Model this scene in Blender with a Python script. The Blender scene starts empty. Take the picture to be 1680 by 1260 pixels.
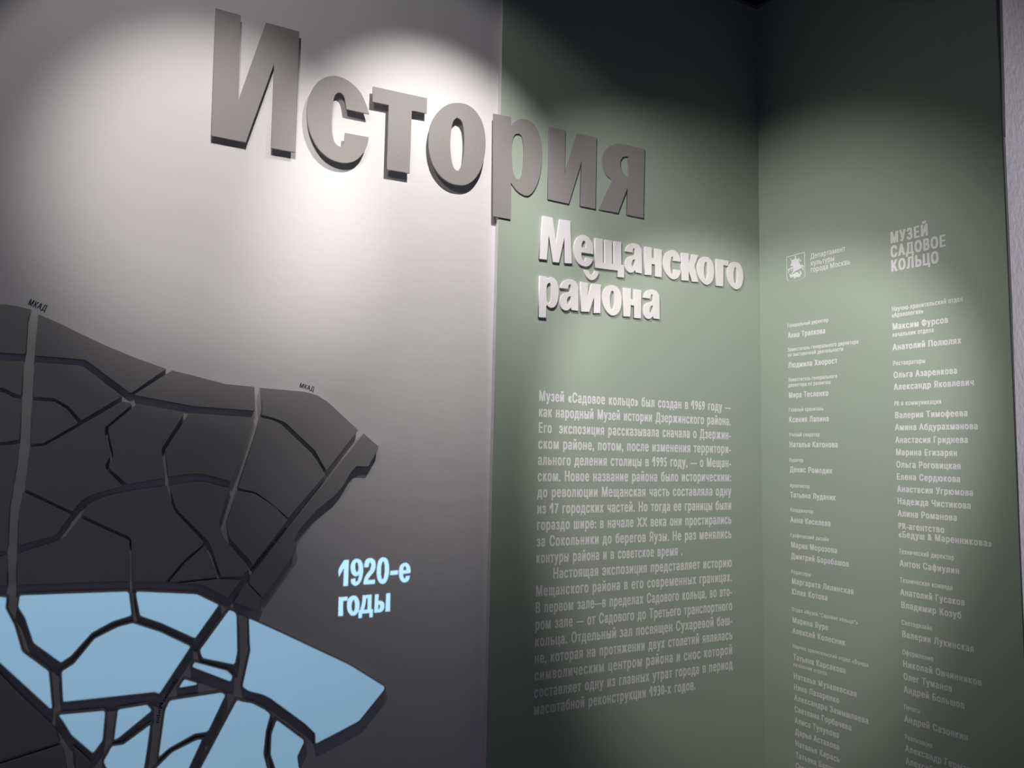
import bpy, math, random
import numpy as np
from mathutils import Matrix, Vector
from mathutils.geometry import delaunay_2d_cdt
random.seed(4)
C = bpy.context.scene.collection
sc = bpy.context.scene

# ------------------------------------------------------------------ camera
cam = bpy.data.cameras.new('camera')
cam.sensor_width = 36.0
cam.lens = 36.0 * 1222.4429 / 1680.0
cam.clip_start = 0.02
camo = bpy.data.objects.new('camera', cam); C.objects.link(camo)
right_ = Vector((0.89075001, -0.45404998, 0.02007576))
down_ = Vector((0.05990711, 0.07350946, -0.99549359))
fwd_ = Vector((0.45052809, 0.88793861, 0.09267938))
M = Matrix((right_, -down_, -fwd_)).transposed().to_4x4()
M.translation = Vector((0, 0, 1.6))
camo.matrix_world = M
sc.camera = camo

# ------------------------------------------------------------------ colour management
sc.view_settings.view_transform = 'Standard'
sc.view_settings.look = 'None'
sc.view_settings.gamma = 1.0
sc.view_settings.use_curve_mapping = False
sc.view_settings.exposure = 0.0

# ------------------------------------------------------------------ dim room light
w = bpy.data.worlds.new('world'); sc.world = w; w.use_nodes = True
bg = w.node_tree.nodes['Background']
bg.inputs[0].default_value = (0.60, 0.61, 1.0, 1)
bg.inputs[1].default_value = 0.085

def spot(name, loc, aim, watts, deg, blend, color=(1, 0.955, 0.93), radius=0.008):
    l = bpy.data.lights.new(name, 'SPOT')
    l.energy = watts; l.spot_size = math.radians(deg); l.spot_blend = blend
    l.color = color; l.shadow_soft_size = radius
    o = bpy.data.objects.new(name, l); C.objects.link(o)
    o.location = loc
    o.rotation_euler = (Vector(aim) - Vector(loc)).to_track_quat('-Z', 'Y').to_euler()
    return o
# track spots of the gallery
spot('track_spot_title', (0.086, 0.934, 3.039), (0.171, 2.155, 2.383), 59.6, 41.5, 0.85)
spot('track_spot_map', (-0.097, 1.043, 3.141), (0.182, 1.582, 2.706), 14.1, 82.4, 0.25)
spot('track_spot_subtitle', (0.717, 1.237, 3.301), (0.831, 2.198, 2.371), 94.9, 52.9, 0.93)
spot('track_spot_credits', (0.521, 1.345, 3.096), (1.790, 1.925, 2.169), 80.1, 62.8, 0.94)
spot('track_spot_right', (1.268, 0.703, 2.751), (1.785, 1.688, 1.984), 78.7, 54.5, 0.52)
spot('added_plaster_lamp', (6.00, 0.60, 2.20), (2.60, 1.30, 1.85), 640, 52, 0.9, (1, 0.95, 1.0), 0.05)  # added lamp out of view, brightens the plastered wall end

# ------------------------------------------------------------------ traced outlines (millimetres on the walls)
BIG_LETTERS = [["И","big grey three-dimensional capital letter И, first of the large title on the white wall",[[[140.5,2848.1],[208.6,2847.8],[215.3,2594.2],[278.7,2846.1],[375.4,2845.6],[380.1,2472.3],[311.1,2470.9],[307.8,2727.2],[241.4,2473.0],[148.4,2473.1]]],[[175.0,2813.8],[215.3,2537.5],[347.7,2538.4],[356.7,2815.4]]],["с","big grey three-dimensional letter с right after the capital И, on the white wall",[[[597.5,2640.2],[525.9,2638.6],[525.2,2643.0],[524.5,2647.5],[523.8,2651.9],[522.8,2656.3],[521.5,2662.1],[520.2,2668.0],[518.4,2673.6],[515.8,2678.9],[513.5,2681.9],[510.6,2684.6],[507.2,2686.3],[503.7,2686.7],[499.5,2685.2],[495.7,2682.5],[492.6,2679.0],[490.2,2675.1],[487.7,2668.5],[486.1,2661.5],[485.1,2654.3],[484.4,2647.1],[483.5,2635.1],[483.0,2622.9],[482.8,2610.8],[482.8,2598.7],[482.9,2590.4],[483.2,2582.1],[483.7,2573.8],[484.7,2565.5],[485.8,2557.4],[487.2,2549.3],[489.1,2541.3],[491.6,2533.5],[493.3,2530.0],[495.6,2526.7],[498.3,2523.8],[501.3,2521.3],[504.0,2519.6],[506.9,2518.3],[510.0,2517.6],[513.1,2517.5],[515.4,2518.1],[517.6,2519.3],[519.5,2521.0],[520.8,2523.0],[522.1,2526.5],[522.8,2530.3],[523.2,2534.1],[523.5,2538.0],[524.0,2544.4],[524.3,2550.9],[524.5,2557.3],[524.8,2563.8],[598.9,2565.9],[598.1,2559.7],[597.4,2553.4],[596.5,2547.2],[595.1,2541.1],[592.5,2532.8],[589.5,2524.7],[586.0,2516.7],[581.9,2509.2],[577.1,2501.8],[571.7,2494.9],[565.8,2488.4],[559.2,2482.8],[552.3,2478.2],[544.9,2474.3],[537.1,2471.4],[529.1,2469.5],[519.2,2468.4],[509.3,2468.3],[499.3,2469.2],[489.6,2471.1],[480.8,2474.0],[472.3,2477.9],[464.3,2482.7],[456.8,2488.1],[449.9,2494.3],[443.7,2501.1],[438.1,2508.5],[432.9,2516.2],[427.6,2525.4],[422.9,2535.0],[418.8,2544.8],[415.5,2554.9],[412.6,2566.1],[410.4,2577.5],[408.9,2588.9],[408.0,2600.5],[407.9,2611.4],[408.4,2622.3],[409.6,2633.2],[411.5,2644.0],[413.9,2654.7],[417.0,2665.3],[420.8,2675.6],[425.4,2685.5],[430.8,2694.7],[436.8,2703.3],[443.7,2711.4],[451.4,2718.5],[459.6,2724.5],[468.5,2729.6],[477.9,2733.6],[487.6,2736.0],[497.8,2736.8],[508.0,2736.0],[518.1,2733.9],[527.8,2730.7],[537.9,2726.0],[547.5,2720.1],[556.5,2713.3],[564.6,2705.6],[571.6,2696.8],[577.5,2687.2],[582.7,2677.1],[587.7,2666.9],[590.6,2660.4],[593.0,2653.7],[595.2,2646.9]]],[[455.2,2609.1],[552.2,2656.0],[562.5,2552.7]]],["т","big grey three-dimensional letter т between с and о of the large title",[[[606.1,2731.7],[785.3,2737.0],[785.4,2685.8],[734.8,2683.6],[734.8,2476.7],[659.4,2474.9],[658.2,2683.7],[605.6,2682.0]]],[[699.9,2707.2],[693.8,2524.8]]],["о","big grey three-dimensional ring-shaped letter о, last title letter fully on white",[[[890.0,2746.6],[899.5,2748.5],[909.2,2749.5],[918.8,2749.4],[928.3,2747.9],[937.6,2745.0],[946.4,2740.9],[954.7,2735.7],[962.1,2729.5],[969.4,2721.3],[975.7,2712.3],[981.1,2702.6],[985.4,2692.5],[989.5,2680.2],[992.4,2667.6],[994.4,2654.7],[995.8,2641.8],[996.4,2628.5],[996.2,2615.2],[995.3,2601.9],[993.8,2588.7],[991.7,2576.0],[988.9,2563.4],[985.4,2551.0],[981.1,2538.9],[976.3,2528.0],[970.7,2517.5],[964.3,2507.4],[957.2,2497.8],[951.4,2491.5],[944.9,2485.7],[937.9,2480.6],[930.4,2476.3],[924.0,2473.5],[917.3,2471.7],[910.4,2470.4],[903.5,2469.7],[895.4,2469.2],[887.2,2469.1],[879.1,2469.7],[871.2,2471.4],[862.6,2474.3],[854.2,2478.1],[846.2,2482.7],[838.9,2488.2],[831.0,2495.4],[823.7,2503.3],[817.2,2511.8],[811.6,2520.9],[806.7,2531.1],[802.8,2541.7],[799.6,2552.6],[797.2,2563.6],[795.3,2574.8],[794.3,2586.1],[793.9,2597.4],[794.1,2608.7],[795.1,2620.8],[796.6,2632.8],[798.9,2644.7],[802.0,2656.4],[805.8,2667.0],[810.4,2677.3],[815.8,2687.3],[821.8,2696.8],[828.5,2706.0],[835.9,2714.7],[844.0,2722.7],[852.7,2729.9],[861.3,2735.5],[870.5,2740.1],[880.1,2743.8]],[[891.5,2696.3],[895.1,2695.0],[898.8,2693.9],[902.3,2692.4],[905.3,2690.1],[908.3,2685.9],[910.7,2681.2],[912.6,2676.3],[914.0,2671.2],[915.9,2662.4],[917.2,2653.6],[918.2,2644.7],[918.8,2635.7],[919.3,2625.3],[919.5,2614.9],[919.3,2604.5],[918.9,2594.1],[918.3,2583.5],[917.4,2572.9],[916.3,2562.3],[914.7,2551.8],[913.4,2545.4],[911.8,2539.1],[909.7,2533.0],[907.2,2527.0],[905.6,2524.1],[903.6,2521.3],[901.2,2519.0],[898.3,2517.6],[895.3,2517.3],[892.2,2518.0],[889.3,2519.5],[886.9,2521.5],[883.9,2525.4],[881.6,2529.8],[879.8,2534.5],[878.3,2539.3],[876.1,2547.9],[874.4,2556.5],[873.0,2565.2],[871.9,2574.0],[871.0,2584.2],[870.4,2594.4],[870.2,2604.6],[870.1,2614.9],[870.3,2625.4],[870.7,2635.9],[871.5,2646.3],[872.6,2656.8],[873.8,2663.8],[875.2,2670.9],[877.2,2677.7],[879.9,2684.3],[882.2,2687.8],[885.1,2690.7],[888.4,2693.5]]],[[844.7,2609.4],[960.9,2607.1],[893.8,2710.9],[894.2,2509.0]]],["р","big grey three-dimensional letter р straddling the edge between white wall and green board",[[[1022.7,2740.9],[1089.0,2743.9],[1090.9,2711.9],[1094.3,2716.9],[1097.5,2722.0],[1101.0,2726.9],[1105.1,2731.3],[1110.4,2735.6],[1116.0,2739.5],[1122.0,2742.8],[1128.4,2745.3],[1135.7,2747.2],[1143.2,2748.4],[1150.7,2748.7],[1158.1,2747.7],[1165.7,2745.4],[1173.1,2742.0],[1179.8,2737.5],[1185.5,2731.9],[1191.8,2722.9],[1196.9,2713.1],[1201.0,2702.7],[1204.4,2692.1],[1207.3,2680.4],[1209.3,2668.4],[1210.6,2656.3],[1211.4,2644.2],[1211.7,2630.4],[1211.5,2616.6],[1210.7,2602.8],[1209.4,2589.1],[1207.7,2576.2],[1205.7,2563.4],[1202.9,2550.7],[1199.5,2538.2],[1195.9,2528.1],[1191.6,2518.3],[1186.6,2508.7],[1181.0,2499.6],[1176.8,2493.7],[1172.1,2488.3],[1166.7,2483.5],[1160.6,2479.8],[1155.7,2478.3],[1150.5,2478.1],[1145.1,2478.7],[1139.9,2479.8],[1133.7,2481.6],[1127.6,2484.0],[1121.7,2487.0],[1116.3,2490.5],[1110.3,2495.6],[1104.8,2501.3],[1099.6,2507.3],[1094.2,2513.1],[1095.4,2386.1],[1028.1,2386.6]],[[1116.6,2690.5],[1120.1,2690.8],[1123.6,2690.3],[1126.9,2689.0],[1129.6,2686.9],[1132.7,2682.5],[1135.0,2677.5],[1136.6,2672.2],[1137.7,2666.9],[1139.2,2657.7],[1140.1,2648.4],[1140.6,2639.0],[1140.9,2629.6],[1141.0,2617.4],[1140.8,2605.2],[1140.4,2593.0],[1139.6,2580.8],[1138.8,2572.3],[1137.7,2564.0],[1136.3,2555.6],[1134.4,2547.4],[1132.8,2543.1],[1130.6,2539.0],[1128.2,2534.9],[1125.9,2530.8],[1122.9,2530.8],[1119.8,2530.6],[1116.9,2530.8],[1114.2,2531.8],[1111.1,2534.3],[1108.5,2537.3],[1106.3,2540.8],[1104.6,2544.4],[1102.1,2551.2],[1100.2,2558.2],[1098.7,2565.3],[1097.5,2572.4],[1096.2,2582.9],[1095.3,2593.5],[1094.7,2604.1],[1094.3,2614.6],[1094.0,2624.1],[1093.9,2633.6],[1094.3,2643.0],[1095.2,2652.4],[1096.3,2659.8],[1097.9,2667.2],[1100.1,2674.4],[1103.3,2681.1],[1105.7,2684.4],[1108.9,2687.2],[1112.6,2689.2]]],[[1077.7,2730.5],[1078.9,2404.4],[1047.6,2706.4]]],["и","big grey three-dimensional small letter и of the large title, fully on the green board",[[[1238.3,2742.7],[1305.5,2744.8],[1304.9,2582.9],[1353.1,2744.0],[1437.4,2747.0],[1435.3,2479.8],[1370.8,2480.0],[1374.4,2644.1],[1323.4,2479.6],[1238.7,2481.2]]],[[1269.0,2497.5],[1411.0,2498.1]]],["я","big grey three-dimensional letter я ending the large title on the green board",[[[1652.3,2747.3],[1647.8,2481.1],[1572.6,2481.3],[1575.3,2584.5],[1533.3,2481.7],[1452.2,2481.0],[1507.4,2599.0],[1499.8,2603.7],[1492.0,2608.1],[1484.7,2613.1],[1478.5,2619.2],[1473.0,2627.6],[1468.6,2636.7],[1465.3,2646.4],[1462.9,2656.2],[1461.9,2663.4],[1461.9,2670.7],[1462.8,2678.0],[1464.5,2685.1],[1467.5,2693.0],[1471.2,2700.6],[1475.7,2707.7],[1480.9,2714.4],[1486.7,2720.3],[1493.2,2725.6],[1500.2,2730.3],[1507.5,2734.4],[1515.6,2738.3],[1523.9,2741.7],[1532.5,2744.2],[1541.3,2745.6],[1569.0,2747.2],[1596.7,2747.5],[1624.5,2747.2]],[[1577.9,2703.7],[1576.4,2623.6],[1571.0,2626.7],[1565.5,2629.7],[1560.3,2633.0],[1555.7,2637.0],[1551.6,2642.3],[1548.2,2648.1],[1545.5,2654.3],[1543.3,2660.7],[1542.2,2665.7],[1541.7,2670.8],[1542.0,2676.0],[1543.1,2680.9],[1545.4,2686.0],[1548.5,2690.6],[1552.3,2694.8],[1556.6,2698.2],[1561.6,2700.5],[1566.9,2701.7],[1572.4,2702.6]]],[[1604.7,2495.4],[1631.2,2731.1]]]]
SUBTITLE_GLYPHS = {"М":[[[1217.8,2417.9],[1258.1,2418.5],[1272.7,2330.9],[1285.8,2416.8],[1328.9,2419.1],[1338.7,2266.5],[1308.1,2264.0],[1305.9,2353.3],[1285.7,2262.1],[1260.8,2261.5],[1243.6,2353.1],[1237.4,2265.9],[1207.3,2265.2]]],"е":[[[1426.6,2312.1],[1377.2,2311.7],[1377.2,2308.9],[1377.1,2306.1],[1377.1,2303.2],[1377.4,2300.5],[1378.0,2297.0],[1378.9,2293.5],[1380.1,2290.1],[1381.6,2286.9],[1382.8,2285.4],[1384.4,2284.2],[1386.1,2283.0],[1387.7,2281.9],[1389.0,2282.8],[1390.3,2283.8],[1391.6,2284.8],[1392.5,2286.1],[1393.5,2288.4],[1394.1,2290.9],[1394.6,2293.4],[1395.1,2295.9],[1425.4,2296.0],[1424.8,2293.1],[1424.4,2290.1],[1423.8,2287.1],[1422.7,2284.3],[1420.8,2280.7],[1418.6,2277.3],[1416.1,2274.1],[1413.3,2271.2],[1410.5,2268.9],[1407.5,2266.9],[1404.3,2265.3],[1401.0,2264.1],[1397.3,2263.3],[1393.6,2262.9],[1389.8,2262.9],[1386.0,2263.3],[1381.4,2264.0],[1376.8,2265.0],[1372.4,2266.5],[1368.3,2268.6],[1364.3,2271.6],[1360.6,2275.1],[1357.4,2279.0],[1354.6,2283.2],[1351.9,2288.5],[1349.8,2294.0],[1348.1,2299.7],[1346.7,2305.5],[1345.9,2310.1],[1345.4,2314.8],[1345.2,2319.4],[1345.4,2324.1],[1345.9,2329.6],[1346.7,2335.2],[1347.9,2340.6],[1349.6,2345.9],[1351.9,2351.1],[1354.6,2356.3],[1357.8,2361.1],[1361.5,2365.3],[1365.7,2368.7],[1370.3,2371.6],[1375.3,2373.8],[1380.4,2375.3],[1385.2,2375.9],[1390.2,2375.8],[1395.0,2375.0],[1399.6,2373.5],[1404.4,2371.1],[1408.8,2368.1],[1412.8,2364.6],[1416.3,2360.6],[1419.3,2356.0],[1421.7,2351.0],[1423.5,2345.7],[1424.8,2340.4],[1425.8,2333.4],[1426.2,2326.3],[1426.3,2319.2]],[[1377.5,2330.6],[1377.6,2333.2],[1377.7,2335.7],[1377.8,2338.2],[1378.2,2340.7],[1378.9,2343.6],[1379.7,2346.5],[1380.7,2349.3],[1382.1,2351.9],[1383.2,2353.1],[1384.6,2354.0],[1386.1,2354.9],[1387.5,2355.8],[1389.0,2355.0],[1390.6,2354.3],[1392.0,2353.5],[1393.0,2352.3],[1394.1,2349.9],[1394.7,2347.3],[1395.0,2344.7],[1395.4,2342.0],[1395.7,2339.3],[1395.8,2336.5],[1395.9,2333.7],[1396.1,2331.0]]],"щ":[[[1433.3,2372.7],[1466.3,2374.1],[1467.7,2286.9],[1476.2,2286.8],[1474.7,2372.2],[1505.9,2373.5],[1507.2,2287.9],[1515.7,2288.1],[1515.0,2372.9],[1546.8,2374.8],[1548.1,2290.5],[1561.0,2291.0],[1560.8,2243.8],[1531.2,2242.9],[1532.5,2266.7],[1434.6,2264.6]]],"а":[[[1292.0,2173.6],[1325.2,2174.2],[1325.2,2176.8],[1325.1,2179.5],[1325.2,2182.2],[1325.7,2184.7],[1326.6,2186.6],[1327.8,2188.4],[1329.2,2190.1],[1330.5,2191.8],[1331.7,2191.0],[1332.9,2190.2],[1334.0,2189.3],[1334.8,2188.1],[1335.5,2185.2],[1335.8,2182.1],[1335.9,2179.1],[1335.9,2176.0],[1336.1,2174.0],[1336.2,2171.9],[1335.9,2169.9],[1335.1,2168.3],[1332.4,2166.1],[1329.3,2164.5],[1326.1,2163.1],[1322.8,2161.8],[1318.8,2160.3],[1314.6,2159.0],[1310.5,2157.6],[1306.7,2155.7],[1303.7,2153.4],[1301.0,2150.8],[1298.6,2147.8],[1296.6,2144.6],[1294.7,2140.5],[1293.3,2136.2],[1292.3,2131.8],[1291.8,2127.3],[1291.7,2123.4],[1292.0,2119.6],[1292.8,2115.8],[1293.9,2112.1],[1295.2,2109.2],[1296.8,2106.4],[1298.8,2103.8],[1301.2,2101.7],[1304.1,2099.7],[1307.3,2098.2],[1310.7,2097.2],[1314.1,2096.6],[1317.0,2096.6],[1319.9,2097.2],[1322.7,2098.2],[1325.4,2099.5],[1328.3,2101.5],[1330.9,2104.0],[1333.4,2106.5],[1335.9,2109.1],[1338.3,2101.4],[1366.8,2101.0],[1366.6,2118.9],[1366.4,2136.8],[1366.2,2154.6],[1365.8,2172.5],[1365.7,2176.8],[1365.6,2181.0],[1365.2,2185.3],[1364.2,2189.4],[1362.9,2193.1],[1361.2,2196.6],[1359.1,2199.9],[1356.5,2202.7],[1353.2,2205.0],[1349.5,2206.7],[1345.6,2207.9],[1341.6,2208.8],[1337.6,2209.4],[1333.5,2209.6],[1329.4,2209.3],[1325.3,2208.8],[1321.1,2207.8],[1317.0,2206.4],[1313.0,2204.7],[1309.2,2202.5],[1306.0,2200.0],[1303.0,2197.1],[1300.4,2193.8],[1298.1,2190.4],[1296.2,2186.4],[1294.7,2182.2],[1293.4,2177.9]],[[1336.0,2149.2],[1333.9,2148.7],[1331.8,2148.3],[1329.8,2147.8],[1327.9,2146.8],[1325.9,2145.2],[1324.2,2143.4],[1322.7,2141.3],[1321.5,2139.0],[1320.6,2136.3],[1320.1,2133.4],[1319.9,2130.5],[1320.1,2127.6],[1320.7,2125.5],[1321.7,2123.5],[1323.0,2121.6],[1324.1,2119.6],[1325.8,2120.8],[1327.5,2121.9],[1329.1,2123.1],[1330.5,2124.5],[1332.1,2126.9],[1333.4,2129.5],[1334.5,2132.2],[1335.2,2134.9],[1335.8,2138.4],[1335.9,2142.0],[1335.9,2145.6]]],"й":[[[1375.2,2206.4],[1406.2,2206.0],[1404.5,2154.1],[1421.2,2204.9],[1460.1,2207.4],[1459.5,2102.8],[1429.9,2099.7],[1431.9,2158.7],[1412.5,2102.1],[1377.7,2099.9]]],"breve":[[[1388.9,2251.2],[1393.6,2251.1],[1398.3,2251.3],[1402.9,2251.1],[1407.3,2249.8],[1409.1,2248.0],[1410.1,2245.2],[1411.0,2242.3],[1412.4,2239.8],[1414.2,2238.4],[1416.4,2237.2],[1418.6,2236.5],[1420.9,2236.6],[1423.4,2237.6],[1425.6,2239.2],[1427.5,2241.2],[1429.2,2243.5],[1430.4,2245.7],[1431.2,2248.1],[1431.8,2250.7],[1432.5,2253.1],[1450.4,2252.6],[1449.8,2249.0],[1449.2,2245.4],[1448.5,2241.9],[1447.2,2238.5],[1445.0,2234.5],[1442.4,2230.7],[1439.5,2227.2],[1436.2,2224.1],[1432.8,2221.6],[1429.1,2219.4],[1425.2,2217.8],[1421.1,2217.0],[1417.1,2217.2],[1413.2,2218.1],[1409.4,2219.7],[1406.0,2221.7],[1402.4,2224.7],[1399.3,2228.2],[1396.5,2232.0],[1394.1,2236.0],[1392.4,2239.6],[1391.1,2243.4],[1390.1,2247.3]]],"о":[[[1508.1,2210.3],[1512.1,2210.5],[1516.1,2210.4],[1520.0,2209.9],[1523.8,2208.7],[1528.2,2206.6],[1532.4,2204.1],[1536.3,2201.0],[1539.6,2197.4],[1542.8,2192.7],[1545.5,2187.5],[1547.6,2182.1],[1549.2,2176.5],[1550.2,2170.8],[1550.7,2164.9],[1550.7,2159.1],[1550.4,2153.2],[1549.8,2146.7],[1548.8,2140.3],[1547.4,2133.9],[1545.4,2127.8],[1543.1,2122.6],[1540.3,2117.7],[1537.1,2113.1],[1533.3,2109.0],[1529.5,2105.7],[1525.4,2102.9],[1520.8,2100.7],[1516.1,2099.4],[1511.7,2099.0],[1507.2,2099.5],[1502.9,2100.8],[1498.8,2102.5],[1494.0,2105.3],[1489.4,2108.6],[1485.3,2112.4],[1481.5,2116.6],[1477.9,2121.6],[1474.9,2127.0],[1472.2,2132.7],[1470.0,2138.5],[1468.4,2144.0],[1467.3,2149.7],[1466.6,2155.4],[1466.4,2161.2],[1466.7,2166.5],[1467.6,2171.8],[1468.9,2176.9],[1470.6,2182.0],[1472.6,2186.2],[1474.9,2190.3],[1477.7,2194.1],[1480.7,2197.7],[1483.7,2200.6],[1487.1,2203.1],[1490.6,2205.3],[1494.4,2207.2],[1497.7,2208.5],[1501.1,2209.4],[1504.6,2210.0]],[[1509.4,2190.3],[1511.3,2189.0],[1513.3,2187.7],[1515.1,2186.3],[1516.4,2184.4],[1517.7,2180.3],[1518.4,2176.0],[1518.7,2171.6],[1518.9,2167.2],[1519.1,2161.3],[1518.9,2155.5],[1518.6,2149.6],[1518.1,2143.8],[1517.6,2139.6],[1516.9,2135.5],[1516.0,2131.4],[1514.8,2127.4],[1513.9,2125.7],[1512.7,2124.1],[1511.3,2122.6],[1510.0,2121.1],[1508.3,2122.3],[1506.5,2123.4],[1504.9,2124.6],[1503.7,2126.2],[1502.3,2130.7],[1501.3,2135.3],[1500.7,2140.0],[1500.1,2144.7],[1499.6,2149.8],[1499.2,2154.8],[1499.1,2159.9],[1499.2,2165.0],[1499.6,2169.1],[1500.3,2173.3],[1501.2,2177.4],[1502.5,2181.4],[1503.9,2183.8],[1505.6,2186.0],[1507.5,2188.2]]],"н":[[[1558.8,2207.7],[1590.6,2208.5],[1590.9,2168.9],[1605.1,2168.8],[1604.9,2207.3],[1637.2,2207.5],[1637.0,2101.1],[1604.8,2100.8],[1605.3,2145.7],[1590.3,2145.8],[1589.5,2103.1],[1557.8,2101.3]]],"р":[[[1210.0,2206.8],[1238.3,2207.0],[1238.4,2198.7],[1240.8,2200.6],[1243.2,2202.7],[1245.7,2204.5],[1248.4,2206.1],[1250.6,2207.0],[1253.0,2207.6],[1255.5,2207.9],[1257.9,2207.9],[1261.3,2207.3],[1264.6,2206.4],[1267.8,2205.1],[1270.7,2203.3],[1273.7,2200.6],[1276.3,2197.5],[1278.6,2194.1],[1280.5,2190.5],[1282.3,2185.9],[1283.8,2181.2],[1284.8,2176.3],[1285.6,2171.4],[1286.2,2165.2],[1286.5,2158.8],[1286.4,2152.5],[1286.0,2146.2],[1285.4,2140.4],[1284.5,2134.6],[1283.3,2128.9],[1281.6,2123.3],[1279.9,2118.9],[1277.8,2114.6],[1275.3,2110.6],[1272.3,2107.0],[1269.6,2104.5],[1266.6,2102.6],[1263.2,2101.1],[1259.7,2100.0],[1257.0,2099.7],[1254.1,2100.0],[1251.3,2100.6],[1248.7,2101.6],[1246.0,2103.1],[1243.5,2104.9],[1241.2,2106.9],[1238.8,2108.9],[1237.7,2063.6],[1208.7,2062.9]],[[1248.7,2187.1],[1250.0,2186.2],[1251.5,2185.3],[1252.7,2184.3],[1253.5,2183.0],[1254.6,2179.3],[1255.3,2175.6],[1255.7,2171.7],[1256.0,2167.9],[1256.4,2161.6],[1256.6,2155.4],[1256.6,2149.1],[1256.5,2142.8],[1256.3,2137.9],[1256.1,2132.9],[1255.6,2128.0],[1254.6,2123.1],[1253.5,2120.6],[1251.9,2118.4],[1250.1,2116.3],[1248.4,2114.1],[1246.7,2115.2],[1244.9,2116.2],[1243.2,2117.4],[1242.1,2118.9],[1240.8,2122.9],[1240.0,2126.9],[1239.6,2131.1],[1239.2,2135.3],[1238.7,2142.2],[1238.4,2149.1],[1238.3,2156.1],[1238.4,2163.0],[1238.6,2167.3],[1238.9,2171.7],[1239.6,2176.0],[1241.0,2180.0],[1242.4,2182.2],[1244.4,2183.9],[1246.6,2185.5]]],"с":[[[1822.8,2338.8],[1787.0,2337.2],[1787.0,2339.6],[1787.0,2342.0],[1787.0,2344.4],[1786.6,2346.7],[1786.0,2348.6],[1785.1,2350.5],[1784.1,2352.3],[1783.2,2354.1],[1781.8,2353.4],[1780.3,2352.9],[1778.9,2352.2],[1778.0,2351.1],[1776.4,2347.7],[1775.1,2344.0],[1774.2,2340.3],[1773.5,2336.5],[1772.8,2331.6],[1772.3,2326.7],[1772.1,2321.7],[1772.1,2316.8],[1772.3,2311.2],[1772.8,2305.7],[1773.5,2300.2],[1774.5,2294.8],[1775.5,2292.0],[1776.8,2289.4],[1778.3,2286.9],[1779.7,2284.3],[1781.4,2285.2],[1783.3,2286.0],[1784.9,2287.0],[1785.9,2288.4],[1787.0,2292.4],[1787.5,2296.5],[1787.7,2300.7],[1788.0,2304.9],[1822.5,2306.1],[1821.9,2302.6],[1821.4,2299.0],[1820.7,2295.6],[1819.6,2292.2],[1817.6,2287.7],[1815.2,2283.3],[1812.5,2279.1],[1809.2,2275.5],[1805.3,2272.3],[1801.1,2269.7],[1796.6,2267.7],[1791.8,2266.3],[1787.5,2265.8],[1783.1,2266.0],[1778.7,2266.9],[1774.6,2268.3],[1769.4,2270.8],[1764.5,2273.8],[1759.9,2277.3],[1755.7,2281.2],[1751.6,2285.8],[1747.9,2290.8],[1744.7,2296.1],[1742.0,2301.6],[1739.9,2306.8],[1738.3,2312.1],[1737.2,2317.6],[1736.8,2323.1],[1737.2,2329.0],[1738.2,2334.9],[1739.8,2340.6],[1741.9,2346.1],[1744.6,2351.6],[1747.7,2356.9],[1751.3,2361.8],[1755.6,2366.1],[1761.0,2370.3],[1766.9,2373.9],[1773.2,2376.8],[1779.7,2378.8],[1784.5,2379.5],[1789.4,2379.3],[1794.2,2378.3],[1798.8,2376.5],[1803.4,2373.7],[1807.6,2370.3],[1811.3,2366.2],[1814.5,2361.8],[1817.2,2356.4],[1819.3,2350.6],[1821.0,2344.6]]],"к":[[[1825.7,2374.7],[1860.3,2376.8],[1861.2,2337.2],[1876.3,2376.2],[1907.8,2377.2],[1888.6,2332.4],[1908.1,2270.9],[1876.0,2268.3],[1861.2,2307.5],[1860.0,2269.2],[1824.9,2267.6]]],"г":[[[1998.0,2374.6],[2061.6,2376.0],[2060.3,2353.9],[2035.1,2354.3],[2032.6,2268.9],[1995.4,2267.3]]]}
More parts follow.
